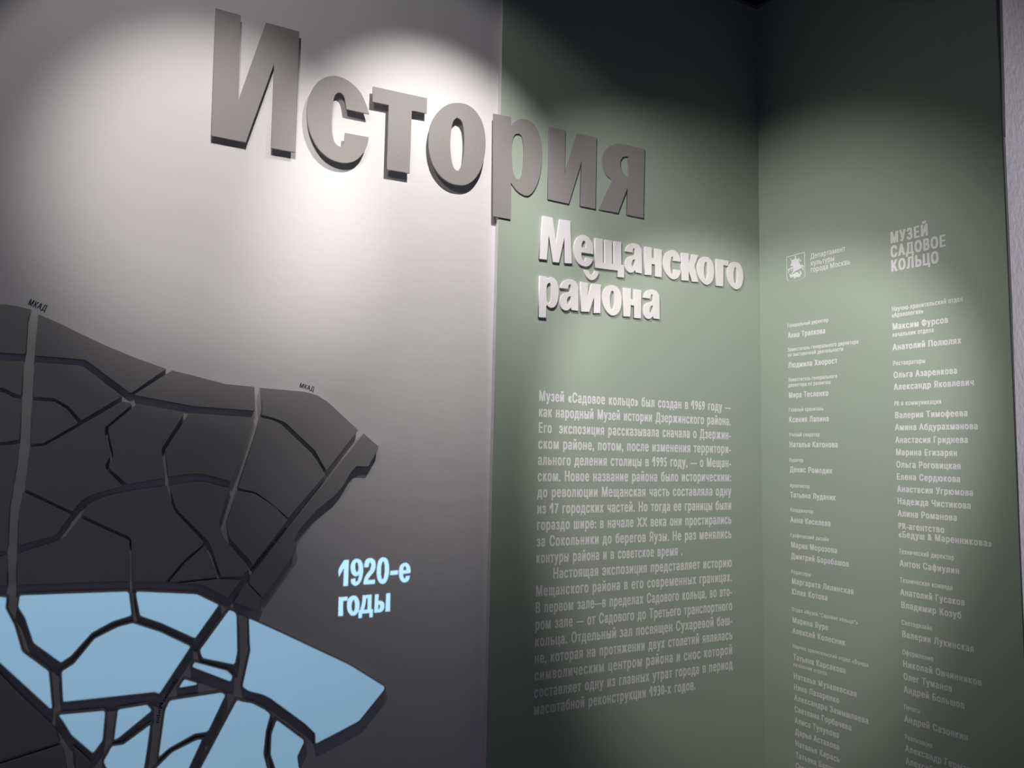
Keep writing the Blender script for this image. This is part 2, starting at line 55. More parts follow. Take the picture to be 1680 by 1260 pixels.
MAP_PANELS = [["dark grey map panel at top left, beside the upper vertical road",[[-466.2,1928.3],[-310.0,1942.5],[-298.1,1943.8],[-261.4,1939.6],[-245.1,1936.2],[-249.9,1915.7],[-248.6,1824.8],[-250.9,1822.0],[-301.6,1821.9],[-458.0,1819.1]],0],["dark grey map panel below the left МКАД mark, with a long sloping top edge",[[-228.1,1925.7],[-177.9,1906.1],[-136.1,1886.3],[-72.1,1858.0],[0.7,1830.7],[71.8,1808.0],[-4.7,1740.0],[-11.8,1738.4],[-112.7,1814.1],[-121.5,1818.2],[-229.1,1820.5]],0],["narrow strip-like dark grey map panel along the top edge, left of the rounded-corner panel",[[86.9,1804.9],[152.3,1791.7],[223.7,1775.9],[300.8,1772.8],[305.0,1704.9],[145.3,1710.3],[2.9,1732.3],[0.9,1736.2],[80.5,1799.5]],0],["dark grey map panel with a rounded top corner under the right-hand МКАД mark",[[318.2,1770.8],[440.9,1766.7],[476.4,1758.8],[508.3,1741.2],[602.8,1660.3],[513.5,1537.3],[478.2,1596.1],[393.5,1672.0],[382.6,1678.1],[350.6,1687.8],[323.2,1694.4],[325.6,1712.7]],0],["long slim dark grey panel edging the map on the right beyond the straight diagonal road",[[620.9,1650.9],[667.5,1612.7],[666.0,1602.5],[637.8,1551.8],[602.5,1552.4],[589.3,1538.7],[561.2,1489.4],[542.4,1467.3],[489.3,1424.0],[441.7,1367.0],[432.5,1345.9],[432.2,1334.8],[437.0,1321.7],[436.0,1307.3],[352.0,1183.9],[346.8,1190.9],[311.7,1229.5],[316.6,1244.1],[336.4,1269.6],[422.1,1386.4]],0],["large dark grey map panel under the rounded-corner panel, left of the diagonal road",[[319.4,1687.8],[350.9,1681.3],[376.6,1671.4],[468.5,1588.4],[479.2,1575.4],[511.3,1527.1],[411.6,1403.8],[362.3,1445.2],[323.8,1474.0],[311.3,1479.6],[270.5,1489.4],[297.6,1591.7],[314.1,1654.1]],0],["dark grey wedge-shaped map panel pointing down at the foot of the diagonal road",[[268.8,1481.9],[309.9,1474.9],[328.3,1466.4],[371.0,1437.0],[409.7,1398.7],[387.7,1366.9],[321.4,1277.0],[307.6,1295.9],[260.3,1347.4],[251.6,1364.2],[246.9,1394.1],[258.7,1440.3]],0],["dark grey map panel with a wavy left edge in the upper middle of the map",[[5.7,1711.1],[121.1,1693.5],[121.5,1685.3],[73.0,1593.9],[74.2,1585.8],[86.3,1516.5],[-2.8,1499.7],[-46.8,1539.6],[-48.2,1550.5],[-39.6,1569.5],[-40.4,1582.1],[-55.7,1638.4],[-53.9,1646.4],[2.5,1704.5]],0],["dark grey four-sided map panel between the wavy-edged panel and the slanting road",[[136.4,1691.7],[304.3,1685.9],[299.7,1670.3],[267.3,1552.4],[252.1,1507.0],[182.2,1526.7],[159.1,1528.2],[93.5,1519.8],[88.0,1555.3],[82.0,1590.8],[133.6,1687.4]],0],["dark grey map panel below the first cross road, with an arched lower edge",[[-227.7,1803.6],[-125.3,1802.1],[-121.0,1800.2],[-29.0,1729.4],[-37.4,1721.0],[-117.2,1661.4],[-138.1,1685.8],[-147.6,1695.9],[-176.6,1713.4],[-184.3,1715.3],[-225.3,1716.7]],0],["small dark grey map panel with an arched top beside the vertical road",[[-226.5,1708.0],[-181.2,1707.3],[-176.1,1705.4],[-151.0,1689.6],[-124.6,1656.6],[-126.4,1651.7],[-195.9,1601.2],[-222.8,1598.3]],0],["second dark grey map panel down the left picture edge beside the vertical road",[[-456.9,1804.6],[-300.2,1802.5],[-252.0,1805.3],[-250.2,1718.5],[-260.9,1720.9],[-281.0,1731.2],[-288.4,1734.5],[-295.5,1734.6],[-451.7,1735.3]],0],["third dark grey map panel down the left picture edge beside the vertical road",[[-450.9,1725.2],[-294.8,1725.1],[-287.2,1724.1],[-264.1,1711.7],[-249.6,1709.4],[-246.6,1609.8],[-270.7,1603.2],[-286.2,1602.0],[-441.1,1594.6]],0],["tall dark grey map panel, fourth one down the left picture edge",[[-440.6,1587.5],[-285.7,1593.9],[-267.1,1595.8],[-247.1,1599.2],[-248.1,1548.3],[-256.0,1444.3],[-253.3,1351.7],[-254.4,1340.0],[-267.8,1337.7],[-421.3,1329.9]],0],["low dark grey map panel at the left picture edge, right above lit panels",[[-420.6,1320.1],[-266.9,1325.3],[-253.5,1328.3],[-247.3,1256.7],[-262.0,1254.7],[-416.4,1264.1]],0],["big dark grey map panel right of the vertical road, left of the wavy-edged panel",[[-224.0,1591.2],[-191.7,1596.0],[-120.8,1647.3],[-29.5,1714.2],[-11.0,1713.5],[-4.9,1707.4],[-62.5,1646.1],[-62.3,1631.9],[-48.1,1581.9],[-46.7,1570.9],[-55.7,1548.9],[-52.9,1536.4],[-11.9,1494.9],[-52.4,1483.3],[-89.2,1470.1],[-105.2,1456.7],[-121.6,1431.0],[-226.8,1487.9],[-225.4,1551.5]],0],["dark grey wedge-shaped map panel touching the vertical road above a bending groove",[[-230.8,1481.2],[-123.8,1424.2],[-138.2,1401.7],[-149.7,1376.4],[-156.0,1372.1],[-230.1,1350.8],[-232.5,1358.3],[-235.7,1432.2]],0],["largest dark grey map panel, in the centre under the arching wide groove",[[-101.4,1424.1],[-89.4,1448.1],[-78.0,1454.5],[-51.4,1467.8],[-3.3,1480.0],[92.6,1495.6],[96.1,1480.6],[111.8,1432.2],[119.8,1422.0],[190.1,1345.3],[188.6,1337.3],[147.2,1299.9],[102.3,1243.4],[24.1,1248.8],[15.6,1355.3],[10.9,1363.3],[-97.8,1420.2]],0],["dark grey map panel directly above the topmost left lit blue panel",[[-105.2,1415.4],[7.0,1356.8],[10.9,1351.6],[18.4,1249.9],[-27.7,1251.8],[-227.3,1255.5],[-232.4,1328.9],[-223.9,1332.9],[-147.0,1359.8],[-134.3,1366.9],[-128.4,1377.2]],0],["dark grey map panel right of the central one, narrowing down to the junction",[[100.0,1495.5],[160.3,1506.9],[185.3,1504.9],[249.9,1488.2],[243.7,1469.5],[228.3,1403.5],[229.3,1385.0],[242.0,1351.8],[305.2,1279.0],[311.8,1268.4],[294.9,1246.5],[239.6,1249.6],[210.1,1330.4],[201.5,1347.0],[155.1,1395.0],[123.2,1428.0],[114.9,1442.2],[102.5,1478.6]],0],["small dark grey triangular map panel at lower right of the central panel",[[194.5,1335.0],[231.0,1251.3],[224.2,1248.4],[109.7,1241.8],[147.7,1290.7]],0],["thin dark grey sliver of a map panel right below the small triangular one",[[133.9,1237.6],[232.2,1243.1],[291.4,1237.3],[260.2,1191.4],[194.5,1230.0],[175.3,1234.3]],0],["small dark grey map panel at the diagonal road's foot above the largest lit panel",[[310.2,1227.9],[346.1,1187.6],[347.7,1170.9],[339.9,1150.0],[275.4,1178.5],[304.0,1223.3]],0],["unlit dark map panel at lower left, below the lit one at the edge",[[-410.8,1190.3],[-247.3,1044.3],[-206.9,993.9],[-149.0,929.1],[-135.0,913.3],[-121.5,895.8],[-113.2,869.9],[-233.5,846.7],[-382.9,818.4]],0],["unlit dark map panel at the bottom left picture corner",[[-382.1,807.6],[-232.7,835.4],[-111.1,861.6],[-103.2,844.5],[-94.2,805.6],[-79.7,702.5],[-378.5,758.9]],0],["small unlit dark map panel at the bottom edge between lit blue panels",[[-83.0,854.1],[-43.3,810.9],[-51.8,776.8],[-62.6,699.3],[-70.4,779.9],[-75.2,824.2]],0],["lit pale blue map panel at the left picture edge with a straight lower edge",[[-411.4,1244.0],[-411.8,1244.6],[-411.7,1245.3],[-411.6,1245.9],[-411.3,1246.4],[-410.8,1246.6],[-262.8,1233.4],[-260.3,1233.2],[-257.8,1232.8],[-247.6,1231.2],[-245.6,1230.2],[-244.6,1227.9],[-243.8,1223.1],[-243.4,1220.2],[-243.4,1217.3],[-244.0,1205.2],[-243.8,1202.4],[-242.8,1199.6],[-224.7,1163.4],[-223.5,1160.7],[-222.5,1157.9],[-204.8,1101.4],[-204.2,1099.7],[-203.3,1098.1],[-202.5,1096.8],[-201.5,1095.4],[-200.3,1094.1],[-146.1,1045.8],[-144.4,1043.6],[-143.5,1040.9],[-130.8,954.3],[-131.0,951.8],[-132.4,950.0],[-135.9,947.5],[-137.9,947.1],[-139.9,948.4],[-249.8,1068.4],[-251.8,1070.5],[-253.7,1072.6]],1],["lit pale blue map panel at upper left of the lit area",[[-223.9,1231.4],[-223.2,1233.5],[-221.3,1234.2],[10.4,1228.6],[13.2,1228.1],[15.7,1226.7],[19.4,1223.9],[21.4,1221.7],[22.4,1218.9],[31.8,1162.1],[31.5,1159.6],[29.6,1158.3],[-11.7,1147.2],[-14.2,1146.3],[-16.6,1145.2],[-55.4,1123.8],[-57.5,1122.3],[-59.3,1120.4],[-97.5,1072.8],[-99.2,1071.0],[-101.2,1069.3],[-120.1,1055.9],[-122.2,1055.3],[-124.4,1056.4],[-184.8,1109.3],[-186.7,1111.5],[-188.0,1114.1],[-207.8,1171.1],[-208.9,1173.8],[-210.3,1176.5],[-223.8,1199.0],[-224.9,1201.6],[-225.2,1204.4]],1],["lit pale blue map panel left of the upper junction, under the wide road",[[32.8,1224.6],[34.3,1226.6],[36.7,1227.0],[178.5,1211.3],[181.5,1210.7],[184.3,1209.4],[242.3,1177.0],[244.0,1175.1],[243.5,1172.8],[186.7,1087.1],[184.8,1085.6],[182.3,1086.2],[100.6,1131.7],[97.8,1133.2],[95.0,1134.5],[46.8,1155.9],[44.5,1157.6],[43.3,1160.2],[30.8,1214.2],[30.5,1217.2],[31.1,1220.1]],1],["large lit pale blue map panel with a peaked top, amid the lit area",[[28.3,1147.2],[31.0,1147.3],[33.8,1146.6],[95.6,1120.3],[98.4,1119.0],[101.2,1117.5],[177.2,1073.4],[178.9,1071.6],[178.5,1069.3],[107.8,953.2],[106.0,951.8],[103.6,952.5],[96.4,956.9],[93.7,958.2],[90.9,958.6],[-112.4,959.9],[-114.4,960.6],[-115.3,962.8],[-123.5,1038.0],[-123.2,1040.5],[-121.7,1042.2],[-99.5,1056.1],[-97.5,1057.7],[-95.8,1059.6],[-57.5,1112.8],[-55.7,1114.7],[-53.6,1116.1],[-4.1,1140.0],[-1.6,1141.0],[1.0,1141.7]],1],["lit pale blue wedge-shaped map panel right of the upper junction, pointing upwards",[[262.1,1162.5],[264.1,1164.0],[266.8,1163.5],[280.4,1156.6],[283.0,1154.7],[285.0,1152.1],[288.5,1145.9],[289.8,1142.8],[290.4,1139.6],[296.6,1047.1],[296.7,1043.9],[296.4,1040.7],[291.9,1008.8],[290.7,1006.7],[288.3,1006.6],[204.5,1032.6],[202.0,1034.1],[200.3,1036.6],[192.7,1056.4],[192.2,1059.3],[193.2,1061.9]],1],["slim lit pale blue map panel, a slanting bar under the upward pointing wedge",[[181.1,1031.0],[182.7,1032.8],[185.1,1032.6],[267.2,1001.7],[270.1,1000.2],[272.6,998.0],[284.9,985.4],[286.6,982.8],[286.7,979.9],[283.4,964.8],[282.1,962.9],[279.7,963.3],[178.3,1014.1],[176.4,1015.9],[176.4,1018.3]],1],["tiny lit pale blue triangular map panel between the converging roads",[[159.5,989.6],[161.2,991.2],[163.8,990.9],[194.2,977.6],[196.4,975.9],[197.3,973.2],[197.5,969.1],[196.9,966.7],[194.7,965.8],[147.8,963.5],[145.9,964.0],[146.3,965.8]],1],["lit pale blue map panel below the tiny triangular one, with a curved lower edge",[[255.8,946.3],[258.7,945.8],[261.4,944.2],[270.7,936.3],[272.3,934.0],[272.1,931.4],[235.6,848.5],[234.2,846.0],[232.4,843.9],[229.4,841.1],[227.1,839.7],[224.4,839.2],[201.5,839.4],[198.6,839.2],[196.0,838.3],[141.2,813.7],[138.8,812.5],[136.6,811.0],[110.7,791.6],[109.2,791.1],[108.8,793.0],[116.4,913.9],[116.8,916.8],[117.7,919.5],[126.3,939.0],[127.9,941.0],[130.3,941.7]],1],["lit pale blue map panel tapering downwards to a point at lower left",[[-125.2,936.3],[-125.8,938.2],[-124.3,938.8],[-22.2,935.6],[-19.8,934.9],[-17.8,932.8],[-15.6,929.3],[-14.4,926.5],[-14.0,923.6],[-15.2,860.0],[-15.6,857.3],[-16.7,854.9],[-36.0,826.2],[-37.6,825.2],[-39.6,826.3],[-89.0,877.6],[-91.0,880.0],[-92.7,882.5],[-106.5,907.2],[-108.0,909.9],[-109.7,912.5]],1],["small lit pale blue triangular map panel below the peaked panel",[[6.7,931.2],[7.5,933.4],[9.6,934.3],[76.0,937.8],[78.5,937.2],[80.7,935.3],[93.3,918.3],[94.2,915.9],[93.1,914.0],[18.1,855.1],[15.9,853.8],[13.4,853.1],[4.8,852.1],[2.9,852.6],[2.3,854.7]],1],["lit pale blue map panel at the bottom edge, under the small triangular one",[[89.3,887.6],[90.9,888.0],[91.3,886.1],[88.2,826.7],[88.1,823.7],[87.8,820.8],[74.1,671.6],[73.2,669.6],[71.0,669.3],[45.5,674.1],[43.1,675.3],[41.4,677.6],[-17.2,805.1],[-17.9,807.8],[-17.4,810.3],[-1.4,843.7],[0.2,845.5],[2.5,846.1],[23.8,845.9],[26.4,846.3],[28.7,847.4]],1],["curved-topped lit pale blue map panel at the bottom edge, left of the straight road",[[219.0,831.2],[220.9,830.5],[220.9,828.5],[192.1,758.9],[190.9,756.3],[189.7,753.8],[141.8,658.5],[140.2,656.8],[137.7,656.6],[88.7,665.9],[86.6,667.0],[86.1,669.3],[94.9,762.4],[95.6,765.0],[97.1,767.1],[107.7,777.3],[109.6,779.1],[111.5,780.9],[138.8,807.0],[140.9,808.7],[143.3,809.8],[197.1,830.4],[199.8,831.2],[202.7,831.4]],1],["largest lit pale blue map panel, its pointed tip sticking out furthest right",[[315.1,1132.0],[315.7,1134.2],[317.9,1134.2],[322.7,1132.6],[325.8,1131.4],[328.9,1129.9],[394.1,1095.6],[397.2,1094.0],[400.3,1092.3],[601.4,982.6],[604.7,980.7],[607.9,978.7],[707.8,910.4],[710.8,908.0],[713.5,905.1],[715.8,902.3],[717.2,899.2],[716.8,896.2],[715.5,893.2],[713.9,890.3],[711.9,887.7],[644.1,813.9],[641.7,811.9],[638.8,810.4],[589.8,791.8],[586.7,790.7],[583.7,789.6],[515.4,765.4],[513.1,765.5],[512.2,767.7],[511.1,793.4],[510.4,796.5],[508.4,799.4],[484.3,824.5],[481.6,827.1],[478.9,829.5],[386.3,906.2],[383.5,908.3],[380.6,910.3],[367.3,918.3],[364.3,920.0],[361.1,921.3],[328.3,933.6],[325.3,935.0],[322.5,937.0],[309.5,948.0],[307.7,950.4],[307.4,953.3],[322.5,1042.9],[322.8,1046.0],[322.6,1049.3],[320.9,1062.9],[320.5,1066.2],[320.2,1069.4]],1],["lit pale blue map panel at the bottom edge, right of the straight lower road",[[294.2,920.4],[296.0,922.1],[298.6,921.7],[309.1,916.8],[312.2,915.5],[315.3,914.5],[336.0,908.6],[339.2,907.5],[342.2,905.9],[374.8,885.4],[377.7,883.3],[380.3,880.9],[390.8,870.0],[392.5,867.3],[392.5,864.4],[383.5,826.6],[382.9,823.6],[382.6,820.4],[379.6,767.1],[379.7,764.0],[380.3,760.7],[388.8,730.2],[389.7,726.9],[390.6,723.6],[424.9,605.2],[424.8,602.8],[422.6,602.5],[162.8,651.8],[161.0,652.9],[161.1,654.8]],1],["narrow lit pale blue map panel at the bottom edge, furthest right",[[401.8,855.3],[403.2,856.9],[405.5,855.9],[484.3,789.0],[486.5,786.3],[487.3,783.2],[487.5,778.2],[487.3,775.0],[486.3,772.1],[472.9,743.5],[472.0,740.6],[472.2,737.4],[476.4,715.2],[477.0,711.9],[477.5,708.5],[494.4,592.1],[494.0,589.7],[491.5,589.4],[443.0,598.6],[440.3,599.9],[438.7,602.5],[404.1,718.7],[403.0,722.0],[401.9,725.2],[390.2,756.2],[389.3,759.4],[389.0,762.6],[388.7,812.3],[388.9,815.4],[389.6,818.4]],1]]
LIT_SHAPES = [[[-413.1,1250.4],[-414.8,1251.4],[-415.2,1249.3],[-415.0,1246.2],[-414.0,1243.3],[-411.7,1242.2],[-263.9,1228.9],[-260.2,1228.5],[-256.5,1228.0],[-250.2,1227.0],[-248.7,1226.2],[-248.0,1224.5],[-247.7,1222.7],[-247.4,1220.5],[-247.4,1218.3],[-248.0,1206.0],[-247.6,1201.8],[-246.2,1197.8],[-229.0,1163.3],[-227.1,1159.2],[-225.6,1155.0],[-208.5,1100.3],[-207.7,1098.1],[-206.6,1096.0],[-205.5,1094.3],[-204.2,1092.4],[-202.6,1090.8],[-151.0,1044.7],[-148.4,1041.4],[-147.1,1037.4],[-135.1,955.8],[-135.2,954.4],[-135.9,953.5],[-136.9,952.8],[-137.9,952.6],[-139.0,953.3],[-246.4,1070.4],[-249.4,1073.6],[-252.3,1076.8]],[[-220.1,1225.2],[-219.0,1228.4],[-216.2,1229.4],[10.0,1223.7],[12.2,1223.3],[14.2,1222.2],[15.8,1220.9],[17.4,1219.2],[18.2,1217.0],[26.4,1167.6],[26.0,1163.8],[23.2,1161.9],[-12.4,1152.2],[-16.2,1150.9],[-19.8,1149.2],[-57.2,1128.5],[-60.4,1126.3],[-63.1,1123.5],[-99.7,1077.8],[-102.3,1074.9],[-105.3,1072.5],[-119.4,1062.4],[-122.5,1061.5],[-125.8,1063.2],[-180.5,1111.0],[-183.3,1114.2],[-185.2,1118.1],[-203.8,1171.4],[-205.5,1175.6],[-207.6,1179.5],[-218.9,1198.5],[-220.6,1202.4],[-221.0,1206.6]],[[36.3,1220.1],[37.3,1221.5],[39.1,1221.8],[176.0,1206.5],[180.5,1205.5],[184.8,1203.6],[233.5,1176.3],[236.1,1173.5],[235.3,1170.1],[185.5,1094.8],[182.7,1092.7],[178.9,1093.5],[103.4,1135.5],[99.3,1137.7],[95.1,1139.6],[51.9,1158.7],[48.5,1161.2],[46.7,1165.2],[35.4,1214.1],[35.2,1216.3],[35.6,1218.4]],[[27.1,1141.8],[31.2,1142.0],[35.3,1140.9],[92.8,1116.4],[97.0,1114.4],[101.1,1112.2],[168.9,1072.8],[171.4,1070.1],[170.8,1066.7],[106.2,960.4],[103.9,958.6],[100.8,959.5],[97.8,961.4],[94.2,963.0],[90.5,963.6],[-107.5,964.6],[-110.5,965.7],[-111.8,969.0],[-118.9,1033.5],[-118.5,1037.3],[-116.2,1039.9],[-97.5,1051.6],[-94.5,1053.9],[-91.9,1056.8],[-55.3,1107.6],[-52.6,1110.5],[-49.4,1112.6],[-3.5,1134.7],[0.2,1136.2],[4.1,1137.2]],[[263.3,1154.7],[266.3,1157.0],[270.3,1156.2],[276.7,1152.9],[279.6,1150.9],[281.8,1148.0],[283.3,1145.2],[284.8,1141.8],[285.4,1138.3],[291.4,1049.7],[291.5,1044.8],[291.1,1040.1],[287.8,1016.9],[286.1,1013.7],[282.4,1013.6],[209.4,1036.2],[205.6,1038.4],[203.1,1042.2],[198.8,1053.5],[198.1,1057.9],[199.5,1061.8]],[[183.2,1024.6],[185.4,1027.2],[188.9,1027.0],[263.8,998.7],[268.2,996.5],[272.0,993.3],[279.2,985.8],[281.7,981.9],[281.8,977.6],[280.6,972.2],[278.8,969.4],[275.2,969.9],[184.6,1015.2],[181.9,1017.7],[181.9,1021.2]],[[160.6,983.4],[163.3,985.7],[167.1,985.2],[192.1,974.3],[193.0,973.6],[193.4,972.4],[193.5,971.2],[193.2,970.2],[192.3,969.7],[155.4,967.4],[152.6,968.1],[153.2,970.8]],[[254.0,941.0],[257.7,940.4],[261.0,938.4],[263.8,936.0],[265.9,933.1],[265.6,929.9],[231.3,851.9],[230.0,849.6],[228.3,847.6],[226.7,846.1],[224.6,844.8],[222.1,844.3],[201.1,844.5],[196.9,844.1],[192.9,842.8],[139.5,818.7],[136.0,816.9],[132.7,814.5],[115.5,800.4],[113.3,799.7],[112.8,802.4],[120.8,910.3],[121.5,914.7],[122.9,918.8],[129.1,932.8],[131.5,935.7],[135.1,936.8]],[[-116.5,930.1],[-117.5,933.0],[-115.2,933.9],[-23.1,930.8],[-21.5,930.4],[-20.3,929.1],[-19.4,927.6],[-18.6,925.9],[-18.4,924.1],[-19.5,863.9],[-20.2,859.7],[-21.8,856.2],[-36.5,834.3],[-38.9,832.8],[-41.9,834.5],[-84.9,879.1],[-87.9,882.6],[-90.4,886.5],[-102.4,908.0],[-104.7,912.0],[-107.2,915.9]],[[10.8,925.0],[12.0,928.4],[15.1,929.7],[73.0,932.6],[76.9,931.8],[80.1,928.9],[85.8,921.2],[87.2,917.6],[85.6,914.8],[15.6,859.6],[13.6,858.5],[11.4,857.9],[9.3,857.6],[7.6,858.1],[7.1,860.0]],[[84.0,879.1],[86.4,879.6],[87.0,876.9],[83.8,829.6],[83.5,825.1],[83.1,820.7],[70.1,678.6],[68.7,675.5],[65.5,675.1],[49.4,678.1],[45.8,679.8],[43.2,683.3],[-11.7,802.7],[-12.7,806.8],[-11.9,810.6],[1.1,837.6],[3.4,840.4],[6.9,841.2],[24.4,841.1],[28.3,841.6],[31.7,843.2]],[[210.1,826.3],[213.0,825.3],[212.9,822.3],[188.2,763.1],[186.5,759.2],[184.7,755.5],[139.4,665.1],[136.9,662.6],[133.2,662.3],[95.2,669.5],[92.1,671.1],[91.3,674.6],[99.2,757.9],[100.2,761.9],[102.5,765.0],[110.2,772.4],[113.1,775.1],[116.0,777.9],[140.9,801.6],[144.0,804.1],[147.6,805.8],[197.5,824.9],[201.5,826.0],[205.9,826.4]],[[318.9,1128.0],[319.3,1129.5],[320.9,1129.5],[322.7,1128.9],[324.8,1128.1],[326.9,1127.1],[391.2,1093.2],[395.8,1090.8],[400.5,1088.3],[598.0,980.4],[602.9,977.5],[607.7,974.4],[706.0,907.2],[708.2,905.4],[710.1,903.4],[711.7,901.4],[712.8,899.2],[712.5,897.0],[711.5,894.9],[710.4,892.7],[708.8,890.7],[642.5,818.4],[638.9,815.3],[634.5,813.1],[589.4,796.0],[584.8,794.3],[580.2,792.6],[520.4,771.4],[517.0,771.5],[515.7,774.8],[514.9,792.7],[513.8,797.5],[510.8,801.7],[487.8,825.7],[483.9,829.5],[479.7,833.2],[389.4,907.9],[385.2,911.1],[380.8,914.0],[369.9,920.7],[365.3,923.2],[360.6,925.2],[331.3,936.1],[326.7,938.3],[322.6,941.2],[314.7,947.9],[311.9,951.6],[311.5,955.9],[325.8,1040.7],[326.2,1045.5],[326.0,1050.3],[324.6,1061.1],[324.0,1066.0],[323.5,1071.0]],[[296.3,912.6],[298.9,915.0],[302.8,914.4],[306.7,912.6],[311.2,910.7],[315.9,909.2],[333.1,904.3],[337.8,902.6],[342.3,900.1],[370.5,882.4],[374.8,879.3],[378.7,875.7],[383.7,870.4],[386.3,866.4],[386.4,862.0],[378.7,829.8],[377.8,825.2],[377.4,820.5],[374.4,769.2],[374.6,764.4],[375.5,759.6],[383.3,731.4],[384.7,726.5],[386.1,721.6],[417.4,613.2],[417.3,609.8],[414.0,609.2],[171.9,655.0],[169.0,656.5],[169.3,659.5]],[[404.3,845.0],[406.4,847.4],[409.8,845.9],[479.5,786.7],[481.3,784.5],[481.9,782.0],[482.0,779.6],[481.9,777.0],[481.1,774.6],[467.9,746.6],[466.7,742.3],[466.9,737.5],[470.7,717.1],[471.6,712.1],[472.4,707.1],[488.0,600.1],[487.3,596.6],[483.7,596.1],[448.5,602.7],[444.4,604.6],[442.1,608.6],[409.5,717.7],[407.9,722.6],[406.2,727.5],[396.1,754.5],[394.7,759.4],[394.2,764.2],[393.9,808.9],[394.3,813.6],[395.3,818.1]]]
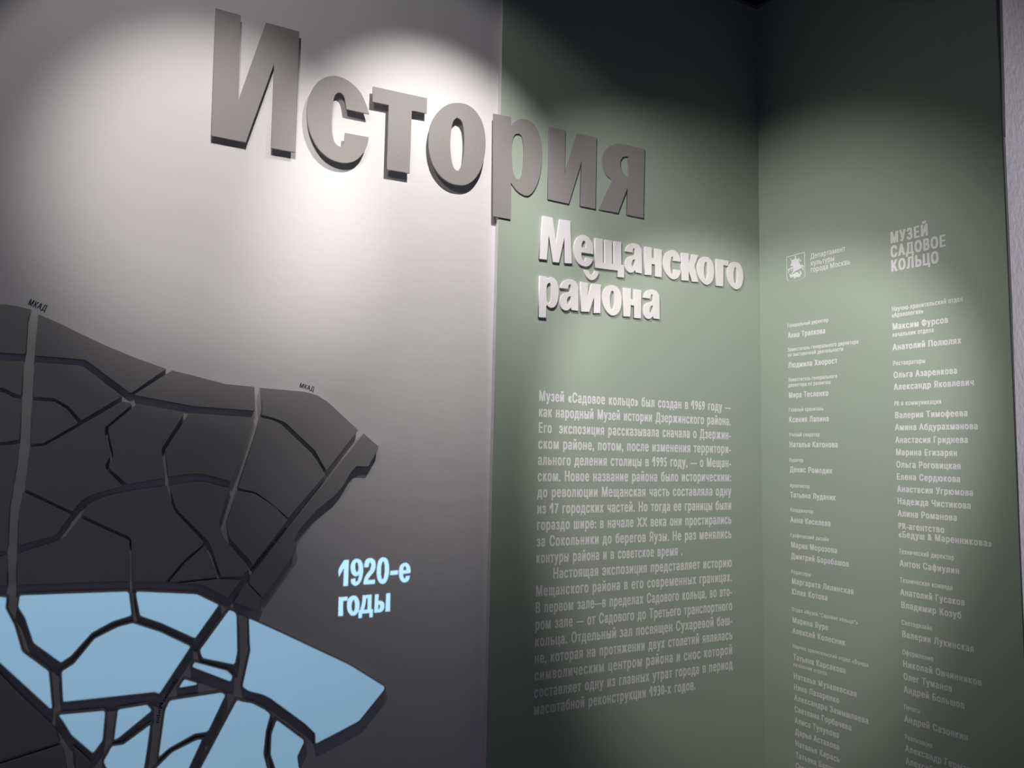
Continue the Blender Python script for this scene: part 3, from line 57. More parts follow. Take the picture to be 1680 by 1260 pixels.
LIT_TEXT = [[[582.0,1275.1],[596.2,1275.3],[596.4,1199.9],[582.5,1199.6],[582.1,1252.0],[568.2,1226.4],[567.6,1232.2],[566.8,1238.0],[566.4,1243.8],[567.2,1249.4],[570.0,1256.2],[573.8,1262.6],[578.0,1268.8]],[[619.1,1220.0],[618.7,1218.3],[618.3,1216.6],[618.0,1215.0],[617.9,1213.3],[618.2,1212.3],[618.7,1211.5],[619.3,1210.6],[619.8,1209.8],[621.1,1210.4],[622.4,1210.9],[623.7,1211.6],[624.6,1212.5],[625.7,1214.5],[626.5,1216.5],[627.0,1218.7],[627.5,1220.9],[627.8,1223.2],[627.9,1225.5],[627.9,1227.8],[628.0,1230.2],[626.6,1229.2],[625.2,1228.1],[623.8,1227.2],[622.3,1226.6],[620.6,1226.2],[618.7,1226.2],[617.0,1226.4],[615.3,1227.0],[613.2,1228.1],[611.3,1229.5],[609.6,1231.2],[608.1,1232.9],[606.7,1234.7],[605.6,1236.6],[604.7,1238.7],[603.9,1240.8],[603.1,1243.7],[602.5,1246.7],[602.1,1249.7],[602.0,1252.7],[602.1,1256.1],[602.4,1259.5],[603.0,1262.9],[604.1,1266.1],[605.5,1268.7],[607.2,1271.1],[609.3,1273.3],[611.6,1275.1],[613.6,1276.2],[615.8,1276.9],[618.0,1277.3],[620.3,1277.3],[623.1,1276.8],[626.0,1276.1],[628.6,1274.9],[631.0,1273.4],[633.2,1271.1],[635.0,1268.6],[636.4,1265.7],[637.6,1262.8],[638.8,1259.1],[639.6,1255.2],[640.2,1251.3],[640.5,1247.3],[640.7,1242.7],[640.7,1238.0],[640.4,1233.3],[639.8,1228.7],[639.1,1224.4],[638.1,1220.1],[636.9,1215.9],[635.2,1211.9],[633.6,1209.0],[631.6,1206.2],[629.3,1203.7],[626.8,1201.4],[624.9,1200.1],[622.7,1199.2],[620.5,1198.6],[618.2,1198.6],[615.7,1199.1],[613.4,1200.2],[611.2,1201.6],[609.3,1203.3],[607.8,1205.0],[606.6,1206.9],[605.7,1209.0],[604.9,1211.2],[604.5,1213.0],[604.4,1214.9],[604.4,1216.9],[604.3,1218.8]],[[620.7,1267.9],[621.7,1266.4],[622.7,1264.9],[623.7,1263.4],[624.4,1261.8],[625.2,1259.2],[625.7,1256.7],[626.1,1254.1],[626.2,1251.5],[626.3,1248.9],[626.3,1246.3],[625.9,1243.8],[625.2,1241.3],[624.5,1240.3],[623.4,1239.5],[622.1,1238.9],[621.0,1238.2],[619.9,1239.9],[618.9,1241.6],[617.9,1243.3],[617.2,1245.1],[616.5,1248.1],[616.1,1251.1],[615.9,1254.1],[615.8,1257.1],[615.9,1259.2],[616.1,1261.4],[616.5,1263.5],[617.2,1265.5],[617.9,1266.3],[618.7,1266.9],[619.7,1267.4]],[[643.4,1250.6],[656.7,1251.3],[657.0,1253.7],[657.2,1256.2],[657.6,1258.6],[658.1,1261.0],[658.6,1262.2],[659.2,1263.3],[659.9,1264.4],[660.6,1265.5],[661.5,1264.5],[662.4,1263.5],[663.2,1262.4],[663.8,1261.2],[664.4,1259.2],[664.7,1257.1],[664.8,1255.0],[664.7,1253.0],[664.1,1249.9],[663.2,1246.9],[662.1,1244.0],[660.6,1241.2],[658.3,1238.0],[655.6,1235.0],[652.8,1232.1],[650.5,1228.9],[648.4,1225.4],[646.6,1221.7],[645.1,1217.9],[643.9,1214.0],[643.4,1210.6],[643.2,1207.3],[643.2,1203.8],[643.1,1200.4],[677.9,1200.6],[678.2,1212.9],[655.0,1212.8],[657.0,1215.6],[659.0,1218.4],[661.0,1221.2],[663.1,1224.0],[665.4,1226.6],[667.9,1229.2],[670.3,1231.8],[672.5,1234.6],[674.2,1237.1],[675.7,1239.8],[676.9,1242.6],[677.8,1245.4],[678.4,1248.4],[678.7,1251.4],[678.7,1254.4],[678.5,1257.4],[678.1,1260.4],[677.7,1263.3],[676.9,1266.1],[675.7,1268.7],[674.3,1270.9],[672.5,1272.9],[670.5,1274.6],[668.2,1275.9],[665.7,1276.9],[663.0,1277.4],[660.2,1277.5],[657.5,1277.3],[655.1,1276.8],[652.7,1276.0],[650.6,1274.9],[648.7,1273.4],[647.0,1271.2],[645.6,1268.8],[644.5,1266.1],[643.8,1263.4],[643.3,1260.2],[643.3,1257.0],[643.4,1253.8]],[[702.5,1277.9],[705.3,1277.3],[708.0,1276.3],[710.5,1274.9],[712.6,1273.1],[714.7,1270.4],[716.3,1267.3],[717.6,1264.0],[718.6,1260.7],[719.6,1256.4],[720.3,1252.0],[720.7,1247.6],[721.0,1243.2],[721.2,1238.9],[721.1,1234.6],[720.9,1230.3],[720.4,1226.0],[719.7,1221.6],[718.7,1217.3],[717.5,1213.1],[715.9,1209.0],[714.6,1206.6],[713.0,1204.3],[711.1,1202.4],[708.9,1200.8],[706.9,1199.8],[704.6,1199.1],[702.2,1198.9],[699.9,1199.2],[697.3,1200.2],[694.9,1201.5],[692.6,1203.3],[690.7,1205.3],[688.7,1208.1],[687.2,1211.1],[685.9,1214.3],[684.8,1217.6],[683.9,1221.4],[683.2,1225.3],[682.7,1229.3],[682.4,1233.2],[682.3,1237.9],[682.4,1242.6],[682.7,1247.3],[683.2,1252.0],[683.7,1256.0],[684.3,1259.9],[685.2,1263.7],[686.6,1267.4],[687.8,1269.8],[689.4,1272.0],[691.3,1274.0],[693.5,1275.7],[695.5,1276.8],[697.8,1277.6],[700.1,1277.9]],[[702.0,1266.7],[703.0,1264.5],[704.2,1262.3],[705.2,1260.1],[705.9,1257.8],[706.6,1254.4],[707.0,1250.9],[707.2,1247.4],[707.3,1243.9],[707.4,1240.1],[707.4,1236.2],[707.3,1232.3],[707.0,1228.4],[706.7,1225.4],[706.3,1222.4],[705.7,1219.4],[704.7,1216.5],[703.9,1215.1],[702.8,1213.9],[701.6,1212.8],[700.4,1211.6],[699.6,1213.8],[698.7,1215.9],[697.9,1218.1],[697.4,1220.4],[696.7,1224.2],[696.3,1228.1],[696.0,1232.0],[695.9,1235.9],[695.8,1239.8],[695.8,1243.7],[695.9,1247.5],[696.2,1251.4],[696.5,1254.2],[697.0,1257.0],[697.6,1259.8],[698.5,1262.5],[699.1,1263.7],[700.0,1264.7],[701.0,1265.7]],[[725.0,1236.1],[749.7,1236.9],[749.3,1224.4],[724.9,1223.7]],[[789.8,1226.8],[765.9,1225.2],[766.1,1223.5],[766.2,1221.7],[766.4,1220.0],[766.7,1218.2],[767.2,1216.6],[767.8,1215.1],[768.5,1213.5],[769.2,1212.0],[772.5,1210.9],[775.5,1217.7],[788.0,1218.8],[787.8,1216.6],[787.8,1214.4],[787.5,1212.2],[787.0,1210.1],[785.8,1207.7],[784.4,1205.5],[782.7,1203.4],[780.7,1201.7],[778.6,1200.5],[776.3,1199.7],[773.9,1199.2],[771.5,1199.1],[768.9,1199.5],[766.4,1200.2],[764.1,1201.3],[762.1,1202.8],[759.9,1205.2],[758.0,1207.8],[756.5,1210.7],[755.2,1213.7],[754.1,1217.1],[753.3,1220.6],[752.8,1224.1],[752.5,1227.7],[752.3,1231.2],[752.4,1234.7],[752.7,1238.2],[753.3,1241.6],[754.0,1244.8],[755.0,1248.0],[756.4,1251.0],[758.4,1253.6],[761.2,1255.6],[764.4,1257.1],[767.8,1258.1],[771.3,1258.5],[773.8,1258.4],[776.3,1257.7],[778.6,1256.6],[780.7,1255.1],[782.9,1253.0],[784.8,1250.5],[786.3,1247.9],[787.6,1245.1],[788.6,1242.1],[789.2,1239.0],[789.6,1235.9],[789.9,1232.7],[790.0,1231.2],[789.9,1229.7],[789.8,1228.3]],[[766.5,1236.0],[766.5,1238.1],[766.5,1240.3],[766.6,1242.4],[767.1,1244.4],[767.7,1245.6],[768.7,1246.6],[769.7,1247.6],[770.7,1248.6],[771.7,1247.7],[772.8,1246.9],[773.8,1246.0],[774.5,1244.9],[775.2,1242.9],[775.6,1240.8],[775.8,1238.7],[776.1,1236.6]],[[570.1,1168.1],[597.1,1168.4],[596.9,1157.0],[584.0,1157.1],[585.2,1113.6],[571.0,1114.3]],[[615.8,1170.0],[618.5,1169.5],[621.2,1168.5],[623.6,1167.0],[625.6,1165.2],[627.8,1162.5],[629.6,1159.4],[631.1,1156.2],[632.3,1152.9],[633.1,1149.6],[633.5,1146.2],[633.7,1142.7],[633.7,1139.3],[633.5,1135.9],[633.2,1132.5],[632.5,1129.2],[631.6,1126.0],[630.4,1123.1],[628.9,1120.3],[627.1,1117.8],[625.0,1115.6],[622.9,1114.0],[620.6,1112.8],[618.1,1112.0],[615.6,1111.8],[612.9,1112.2],[610.3,1113.1],[607.9,1114.5],[605.8,1116.2],[603.5,1118.9],[601.5,1121.9],[599.8,1125.2],[598.4,1128.5],[597.3,1131.8],[596.5,1135.2],[596.0,1138.6],[595.8,1142.1],[595.7,1145.8],[595.9,1149.6],[596.3,1153.4],[597.2,1157.0],[598.3,1159.8],[599.8,1162.4],[601.6,1164.7],[603.8,1166.6],[606.5,1168.2],[609.5,1169.3],[612.7,1170.0]],[[615.4,1159.1],[616.2,1157.4],[617.0,1155.7],[617.7,1154.0],[618.3,1152.2],[618.8,1149.7],[619.2,1147.1],[619.4,1144.6],[619.6,1142.0],[619.7,1139.1],[619.7,1136.1],[619.6,1133.2],[619.2,1130.3],[618.6,1128.4],[617.8,1126.6],[616.9,1124.8],[616.0,1123.0],[614.9,1124.0],[613.7,1125.1],[612.7,1126.2],[612.0,1127.5],[611.1,1130.3],[610.4,1133.3],[610.0,1136.3],[609.8,1139.4],[609.6,1142.3],[609.6,1145.3],[609.9,1148.2],[610.5,1151.1],[611.4,1153.2],[612.7,1155.2],[614.1,1157.2]],[[642.2,1169.1],[669.7,1169.3],[670.0,1126.8],[675.2,1126.4],[675.2,1103.2],[665.1,1103.1],[664.6,1115.9],[642.5,1115.9],[642.1,1103.3],[631.6,1103.3],[631.3,1125.2],[632.5,1125.8],[633.9,1126.4],[635.1,1127.1],[635.9,1128.2],[637.5,1132.4],[638.8,1136.7],[639.7,1141.1],[640.5,1145.6],[641.2,1151.4],[641.6,1157.3],[641.8,1163.2]],[[653.1,1159.9],[657.6,1159.9],[658.3,1126.5],[647.4,1126.5],[648.4,1130.2],[649.5,1133.9],[650.4,1137.6],[651.2,1141.4],[651.9,1146.0],[652.3,1150.6],[652.7,1155.3]],[[679.5,1169.2],[691.2,1169.3],[691.0,1149.6],[693.3,1149.6],[695.6,1149.7],[697.9,1149.6],[700.0,1149.0],[702.5,1147.8],[704.7,1146.3],[706.8,1144.5],[708.4,1142.4],[709.6,1140.0],[710.3,1137.4],[710.6,1134.7],[710.6,1132.0],[710.3,1129.4],[709.7,1126.8],[708.7,1124.3],[707.4,1122.0],[705.8,1120.0],[703.9,1118.3],[701.8,1116.9],[699.5,1116.1],[694.5,1115.4],[689.5,1115.3],[684.4,1115.5],[679.4,1115.6]],[[691.4,1139.4],[692.4,1138.9],[693.4,1138.6],[694.3,1138.1],[695.1,1137.4],[695.8,1136.2],[696.3,1134.9],[696.6,1133.5],[696.7,1132.2],[696.5,1130.5],[696.1,1128.8],[695.6,1127.1],[695.1,1125.5],[691.2,1124.9]],[[714.6,1169.8],[727.4,1170.0],[728.4,1116.1],[713.9,1116.0]]]
CREDITS = [[1,"white credit lettering for the general director, topmost entry of the left column",[["r","Генеральный директор",125.6,2109.5,175.4],["n","Анна Трапкова",127.0,2067.3,161.4]]],[1,"white credit lettering for the deputy director for exhibitions, two small lines over one name",[["r","Заместитель генерального директора",124.8,2014.9,291.9],["r","по выставочной деятельности",125.8,1994.5,232.1],["n","Людмила Хворост",126.4,1951.0,207.7]]],[1,"white credit lettering for the deputy director for development, third entry of the left column",[["r","Заместитель генерального",125.6,1897.6,206.2],["r","директора по развитию",126.6,1876.8,179.3],["n","Мира Тесленко",127.2,1834.2,168.6]]],[1,"white credit lettering for the chief curator of collections, headed Главный хранитель",[["r","Главный хранитель",126.4,1781.3,148.1],["n","Ксения Лапина",126.4,1740.1,169.9]]],[1,"white credit lettering for the academic secretary, headed Ученый секретар",[["r","Ученый секретар",126.1,1685.7,130.8],["n","Наталья Катонова",126.8,1644.8,202.4]]],[1,"white credit lettering headed Куратор in the left column",[["r","Куратор",125.9,1589.5,60.6],["n","Денис Ромодин",126.6,1550.1,178.4]]],[1,"white credit lettering headed Архитектор in the left column",[["r","Архитектор",126.3,1492.8,86.0],["n","Татьяна Луданик",127.0,1454.2,189.1]]],[1,"white credit lettering headed Координатор in the left column",[["r","Координатор",126.1,1400.7,98.3],["n","Анна Киселева",126.7,1360.0,168.1]]],[1,"white credit lettering for graphic design, two names in the left column",[["r","Графический дизайн",125.8,1305.7,160.1],["n","Мария Морозова",127.2,1266.5,191.3],["n","Дмитрий Барабашов",127.1,1225.0,235.2]]],[1,"white credit lettering headed Редакторы, two names in the left column",[["r","Редакторы",126.9,1169.5,82.4],["n","Маргарита Лялинская",128.2,1131.9,250.1],["n","Юлия Котова",127.6,1093.5,149.6]]],[1,"white credit lettering of the museum department, two names under a quoted heading",[["r","Отдел «Музей “Садовое кольцо”»",127.2,1031.7,262.8],["n","Марина Яуре",129.1,989.0,148.3],["n","Алексей Колесник",128.4,949.9,213.2]]],[1,"long white list of names for the collections department, lowest entry of the left column",[["r","Научно хранительский отдел «Фонды",128.8,897.2,296.4],["n","Татьяна Карсакова",130.1,854.3,211.6],["r","начальник отдела",129.7,831.0,138.4],["n","Наталья Музалевская",130.8,786.0,250.4],["n","Нина Лазаренко",130.8,746.5,184.3],["n","Александра Замышляева",132.1,707.9,289.4],["n","Светлана Горбачева",132.0,666.9,226.8],["n","Алиса Тулупова",132.6,627.3,178.6],["n","Дарья Астахова",133.2,586.7,178.3],["n","Наталья Карась",133.2,545.0,179.2],["n","Татьяна Баранова",133.7,504.6,197.7],["n","Сергей",133.7,465.8,68.3]]],[2,"white credit lettering for the archaeology department, topmost entry of the right column",[["r","Научно-хранительский отдел",539.2,2111.9,230.9],["r","«Археология»",538.6,2090.7,107.0],["n","Максим Фурсов",539.5,2048.2,184.4],["r","начальник отдела",538.8,2023.4,139.0],["n","Анатолий Полюлях",538.6,1977.0,222.3]]],[2,"white credit lettering headed Реставраторы, two names in the right column",[["r","Реставраторы",538.2,1924.5,108.7],["n","Ольга Азаренкова",538.6,1881.5,207.7],["n","Александр Яковлевич",538.5,1840.8,256.0]]],[2,"long white list of names headed PR и коммуникации in the right column",[["r","PR и коммуникации",538.6,1787.2,155.6],["n","Валерия Тимофеева",539.5,1744.7,233.0],["n","Амина Абдурахманова",538.9,1703.4,261.8],["n","Анастасия Гриднева",538.8,1661.1,231.7],["n","Марина Егизарян",539.2,1619.5,198.4],["n","Ольга Роговицкая",539.1,1578.5,207.5],["n","Елена Сердюкова",539.5,1537.7,204.4],["n","Анастасия Угрюмова",540.4,1497.0,239.9],["n","Надежда Чистикова",539.8,1456.4,232.5],["n","Алина Романова",539.7,1415.9,190.1],["n","PR-агентство",541.1,1374.7,149.2],["n","«Бедуш & Маренникова»",540.8,1347.0,286.7]]],[2,"white credit lettering headed Технический директор in the right column",[["r","Технический директор",540.3,1293.3,175.9],["n","Антон Сафиулин",541.7,1252.0,189.4]]],[2,"white credit lettering headed Техническая команда, two names in the right column",[["r","Техническая команда",541.3,1199.7,167.7],["n","Анатолий Гусаков",541.6,1157.6,201.9],["n","Владимир Козуб",542.5,1116.7,190.3]]],[2,"white credit lettering headed Светодизайн in the right column",[["r","Светодизайн",543.0,1062.6,99.9],["n","Валерия Лукинская",542.8,1022.4,223.2]]],[2,"white credit lettering headed Оформление, three names in the right column",[["r","Оформление",542.8,967.1,100.4],["n","Николай Овчинников",543.6,927.4,240.5],["n","Олег Туманов",544.0,887.1,153.3],["n","Андрей Большов",543.8,846.4,188.6]]],[2,"white credit lettering headed Печать in the right column",[["r","Печать",543.8,792.9,51.6],["n","Андрей Сазонкин",543.2,753.3,196.2]]],[2,"white credit lettering headed Реализация, cut off by the bottom picture edge",[["r","Реализация",543.1,698.2,88.4],["n","Александр Герман",543.5,660.1,201.3],["n","Алексей",543.8,621.2,87.5]]]]
WORDMARK = [["МУЗЕЙ",539.3,2350.5,131.6],["САДОВОЕ",539.0,2300.9,186.1],["КОЛЬЦО",539.2,2250.8,162.7]]
DEPARTMENT = [["Департамент",230.1,2360.6,143.9],["культуры",231.5,2333.7,98.9],["города Москвь",231.0,2308.3,160.7]]
CREST = {"shield":[[126.4,2390.8],[207.4,2393.5],[208.5,2298.7],[205.6,2295.0],[201.8,2293.5],[193.3,2291.3],[178.0,2289.0],[170.3,2287.0],[166.4,2284.8],[162.7,2288.4],[159.8,2290.1],[147.3,2292.1],[135.6,2291.6],[130.1,2295.2],[127.5,2300.0],[126.1,2310.7]],"rider":[[162.4,2385.0],[166.3,2386.8],[170.1,2383.4],[168.0,2376.9],[172.8,2372.5],[178.5,2370.4],[177.2,2375.0],[182.4,2375.3],[187.5,2370.3],[183.2,2368.6],[181.6,2361.2],[184.8,2351.1],[190.4,2343.1],[194.3,2346.6],[199.5,2342.2],[203.1,2335.5],[201.5,2331.5],[198.8,2336.3],[195.1,2341.3],[194.1,2339.0],[202.9,2323.6],[199.5,2321.7],[193.1,2334.0],[186.4,2331.9],[174.9,2329.0],[165.2,2325.8],[157.5,2322.1],[151.5,2315.5],[147.7,2318.8],[153.7,2326.3],[155.8,2336.2],[153.9,2341.8],[150.3,2337.3],[148.8,2327.2],[145.9,2329.5],[147.1,2339.3],[140.6,2338.8],[137.8,2331.9],[135.7,2322.8],[132.2,2326.9],[134.3,2333.5],[131.4,2339.3],[136.4,2342.1],[146.2,2343.6],[155.1,2345.3],[153.1,2348.9],[142.4,2350.1],[146.0,2357.2],[148.4,2361.9],[148.2,2370.6],[142.0,2383.2],[144.9,2381.7],[150.9,2371.8],[156.4,2374.1],[162.2,2374.7],[164.2,2379.4]],"dragon":[[138.0,2321.5],[147.6,2315.3],[155.4,2315.6],[163.2,2318.9],[170.9,2322.6],[178.5,2318.1],[184.1,2308.4],[185.4,2318.4],[181.0,2325.8],[186.6,2324.7],[192.2,2315.4],[190.1,2307.3],[184.0,2303.7],[190.0,2301.2],[185.8,2299.6],[176.3,2300.5],[169.1,2302.3],[164.7,2297.5],[156.1,2300.3],[159.5,2304.5],[153.3,2306.0],[143.6,2303.6],[140.7,2309.7]],"horsehead":[[187.0,2367.0],[192.3,2363.3],[191.1,2360.1],[186.1,2360.3],[184.3,2364.1]]}
RING_ROAD = [[[-255.9,1951.0],[-215.4,1936.5]],[[427.3,1780.1],[470.5,1769.7]]]
ROAD_NAMES = [[[321.1,1256.6],[412.0,1373.6]],[[141.7,987.3],[114.0,933.0]],[[107.6,930.7],[102.0,877.4]]]
PLASTER = {"lower":[[34.6,2620.8],[35.8,2546.0],[35.3,2471.2],[35.1,2085.3],[27.8,1784.6],[18.6,1172.3],[6.3,677.0]],"ridge":[[34.6,2620.8],[57.1,2616.8],[82.7,2615.5],[113.1,2615.3],[143.3,2608.9],[175.0,2612.9]],"upper":[[77.2,3092.6],[69.0,2863.0],[56.9,2631.2]]}


YG = 2.200          # face of the green board on the front wall
YW = 2.220          # face of the white plaster wall
XE = 1.0511         # left edge of the green board
XC, YC = 2.2352, 2.200                      # corner of the two green boards
ANG = math.atan2(-math.cos(0.128931266), math.sin(0.128931266))
ROT_F = Matrix.Rotation(math.radians(90), 4, 'X')
ROT_R = Matrix.Rotation(ANG, 4, 'Z') @ ROT_F
H_CEIL = 3.492

def frame_front(u, v, y):                   # local x along the wall, y up, z out of the wall
    m = ROT_F.copy(); m.translation = Vector((u, y, v)); return m
def frame_right(u, v, t):
    d = ROT_R.to_3x3() @ Vector((1, 0, 0)); n = ROT_R.to_3x3() @ Vector((0, 0, 1))
    m = ROT_R.copy(); m.translation = Vector((XC, YC, 0)) + d * u + n * t + Vector((0, 0, v)); return m

# ------------------------------------------------------------------ materials
def mat(name, color, rough=0.7, spec=0.25, bump=0.0, scale=30.0, var=0.0, vscale=6.0, bumpdist=0.002, stretch=None):
    m = bpy.data.materials.new(name); m.use_nodes = True
    nt = m.node_tree; b = nt.nodes['Principled BSDF']
    b.inputs['Base Color'].default_value = (*color, 1)
    b.inputs['Roughness'].default_value = rough
    b.inputs['Specular IOR Level'].default_value = spec
    tc = nt.nodes.new('ShaderNodeNewGeometry')
    src = tc.outputs['Position']
    if stretch:
        mp = nt.nodes.new('ShaderNodeMapping'); mp.inputs['Scale'].default_value = stretch
        nt.links.new(src, mp.inputs['Vector']); src = mp.outputs['Vector']
    if var > 0:
        n = nt.nodes.new('ShaderNodeTexNoise'); n.inputs['Scale'].default_value = vscale; n.inputs['Detail'].default_value = 5
        nt.links.new(src, n.inputs['Vector'])
        mx = nt.nodes.new('ShaderNodeMix'); mx.data_type = 'RGBA'
        mx.inputs[6].default_value = (*[c * (1 - var) for c in color], 1)
        mx.inputs[7].default_value = (*[min(1, c * (1 + var)) for c in color], 1)
        nt.links.new(n.outputs['Fac'], mx.inputs[0]); nt.links.new(mx.outputs[2], b.inputs['Base Color'])
    if bump > 0:
        n2 = nt.nodes.new('ShaderNodeTexNoise'); n2.inputs['Scale'].default_value = scale; n2.inputs['Detail'].default_value = 6
        nt.links.new(src, n2.inputs['Vector'])
        bp = nt.nodes.new('ShaderNodeBump'); bp.inputs['Strength'].default_value = bump; bp.inputs['Distance'].default_value = bumpdist
        nt.links.new(n2.outputs['Fac'], bp.inputs['Height']); nt.links.new(bp.outputs['Normal'], b.inputs['Normal'])
    return m
M_WHITE = mat('white_plaster_paint', (0.74, 0.725, 0.72), 0.75, 0.2, 0.25, 14, 0.02, 5, 0.004, (1, 1, 2.2))
M_GREEN = mat('sage_green_paint', (0.37, 0.43, 0.35), 0.62, 0.25, 0.10, 60, 0.03, 3, 0.001)
M_GREY = mat('grey_letter_paint', (0.285, 0.27, 0.262), 0.55, 0.25, 0.05, 200, 0.03, 20, 0.0005)
M_PANEL = mat('grey_panel_paint', (0.355, 0.345, 0.345), 0.6, 0.2, 0.05, 200, 0.03, 8, 0.0005)
M_LETTER = mat('white_letter_paint', (0.80, 0.78, 0.775), 0.5, 0.3)
M_VINYL = mat('white_vinyl', (0.80, 0.79, 0.79), 0.5, 0.3)
M_INK = mat('dark_blue_ink', (0.035, 0.045, 0.08), 0.7, 0.2)
M_ROUGH = mat('rough_white_plaster', (0.62, 0.60, 0.62), 0.85, 0.15, 0.45, 45, 0.05, 12, 0.006)
M_NAIL = mat('nail_head', (0.11, 0.10, 0.10), 0.5, 0.4)
M_BLACK = mat('black_metal', (0.015, 0.015, 0.017), 0.5, 0.3)
M_CEIL = mat('dark_ceiling_paint', (0.03, 0.028, 0.04), 0.8, 0.2, 0.1, 40)
M_TRIM_SHADE = mat('trim_and_shade_grey', (0.20, 0.19, 0.23), 0.7, 0.2)  # ceiling trim grey, also used for the painted shade strip
M_FLOOR = mat('grey_floor', (0.10, 0.10, 0.105), 0.5, 0.3, 0.1, 20, 0.1, 3)
M_GAP_SHADE = mat('gap_shade_black', (0.009, 0.011, 0.013), 0.9, 0.05)  # near-black colour standing in for shade in the gap

# ------------------------------------------------------------------ helpers
def link(name, me, matrix, parent=None, m=None):
    o = bpy.data.objects.new(name, me); C.objects.link(o)
    if m is not None:
        me.materials.clear(); me.materials.append(m)
    if parent is not None:
        o.parent = parent
    o.matrix_local = matrix if parent is not None else matrix
    if parent is None: o.matrix_world = matrix
    return o
def tag(o, label=None, cat=None, group=None, kind=None):
    if label: o['label'] = label
    if cat: o['category'] = cat
    if group: o['group'] = group
    if kind: o['kind'] = kind
    return o
def empty(name, matrix):
    o = bpy.data.objects.new(name, None); C.objects.link(o); o.matrix_world = matrix
    o.empty_display_size = 0.05
    return o
def plate(loops, depth, bevel=0.0, res=1):
    """2D outlines (first is outer, others holes or islands) -> solid of the given depth, back on z = 0."""
    c = bpy.data.curves.new('tmp', 'CURVE'); c.dimensions = '2D'; c.fill_mode = 'BOTH'
    for l in loops:
        s = c.splines.new('POLY'); s.points.add(len(l) - 1)
        for p, q in zip(s.points, l): p.co = (q[0], q[1], 0, 1)
        s.use_cyclic_u = True
    c.extrude = max(depth / 2 - bevel, 1e-5)
    if bevel > 0:
        c.bevel_depth = bevel; c.bevel_resolution = res; c.offset = -bevel
    o = bpy.data.objects.new('tmp', c); C.objects.link(o)
    dg = bpy.context.evaluated_depsgraph_get()
    me = bpy.data.meshes.new_from_object(o.evaluated_get(dg))
    bpy.data.objects.remove(o); bpy.data.curves.remove(c)
    me.transform(Matrix.Translation((0, 0, depth / 2)))
    return me
def box_mesh(x0, x1, y0, y1, z0, z1):
    me = bpy.data.meshes.new('box')
    v = [(x, y, z) for x in (x0, x1) for y in (y0, y1) for z in (z0, z1)]
    f = [(0, 1, 3, 2), (4, 6, 7, 5), (0, 4, 5, 1), (2, 3, 7, 6), (0, 2, 6, 4), (1, 5, 7, 3)]
    me.from_pydata(v, [], f); me.update(); return me
def disc(r, h, n=14):
    me = bpy.data.meshes.new('disc')
    v = [(r * math.cos(2 * math.pi * i / n), r * math.sin(2 * math.pi * i / n), z) for z in (0, h) for i in range(n)]
    f = [tuple(range(n - 1, -1, -1)), tuple(range(n, 2 * n))] + [(i, (i + 1) % n, n + (i + 1) % n, n + i) for i in range(n)]
    me.from_pydata(v, [], f); me.update(); return me
def mmloops(loops, ou, ov): return [[((a / 1000 - ou), (b / 1000 - ov)) for a, b in l] for l in loops]
def centre(loops):
    xs = [p[0] for p in loops[0]]; ys = [p[1] for p in loops[0]]
    return (min(xs) + max(xs)) / 2000, (min(ys) + max(ys)) / 2000

# text: the built-in typeface, narrowed and made bold by a second, slightly shifted layer
_tc = bpy.data.curves.new('type', 'FONT'); _tc.resolution_u = 3; _tc.fill_mode = 'FRONT'
_to = bpy.data.objects.new('type', _tc); C.objects.link(_to)
_wcache = {}
def fill(loops, rule):
    """triangles of a set of closed outlines; rule(windings, parity) says which ones are solid"""
    pts, edges = [], []
    for l in loops:
        n0 = len(pts); pts += [Vector((p[0], p[1])) for p in l]
        edges += [(n0 + i, n0 + (i + 1) % len(l)) for i in range(len(l))]
    vs, _, fs, *_ = delaunay_2d_cdt(pts, edges, [], 0, 1e-6)
    E0 = np.array([[pts[i].x, pts[i].y] for i, j in edges]); E1 = np.array([[pts[j].x, pts[j].y] for i, j in edges])
    keep = []
    for f in fs:
        cx = sum(vs[i].x for i in f) / len(f); cy = sum(vs[i].y for i in f) / len(f)
        up = (E0[:, 1] <= cy) & (E1[:, 1] > cy); dn = (E0[:, 1] > cy) & (E1[:, 1] <= cy)
        with np.errstate(divide='ignore', invalid='ignore'):
            xi = E0[:, 0] + (cy - E0[:, 1]) / (E1[:, 1] - E0[:, 1]) * (E1[:, 0] - E0[:, 0])
        r = xi > cx
        u, d = int((up & r).sum()), int((dn & r).sum())
        if rule(u - d, (u + d) % 2):
            keep.append(tuple(f))
    used = sorted({i for f in keep for i in f}); ix = {v: k for k, v in enumerate(used)}
    return [(vs[i].x, vs[i].y, 0.0) for i in used], [tuple(ix[i] for i in f) for f in keep]
def outlines(text):
    _tc.body = text
    bpy.context.view_layer.update()
    cu = _to.to_curve(bpy.context.evaluated_depsgraph_get())
    loops = []
    for s in cu.splines:
        bp = s.bezier_points; n = len(bp); out = []
        for i in range(n):
            p, q = bp[i], bp[(i + 1) % n]
            a, b, c, d = p.co, p.handle_right, q.handle_left, q.co
            out.append((a.x, a.y))
            chord = (d - a).length
            if chord < 1e-6 or ((b - a).cross(d - a).length + (c - a).cross(d - a).length) / chord < 1e-3: continue
            for k in (1, 2, 3):
                t = k / 4
                r = a * (1 - t) ** 3 + b * 3 * t * (1 - t) ** 2 + c * 3 * t * t * (1 - t) + d * t ** 3
                out.append((r.x, r.y))
        cl = [p for i, p in enumerate(out) if (p[0] - out[i - 1][0]) ** 2 + (p[1] - out[i - 1][1]) ** 2 > 1e-8]
        if len(cl) > 2: loops.append(cl)
    _to.to_curve_clear()
    return loops
_ocache, _fcache = {}, {}
_I0 = min(p[0] for p in outlines('I')[0])
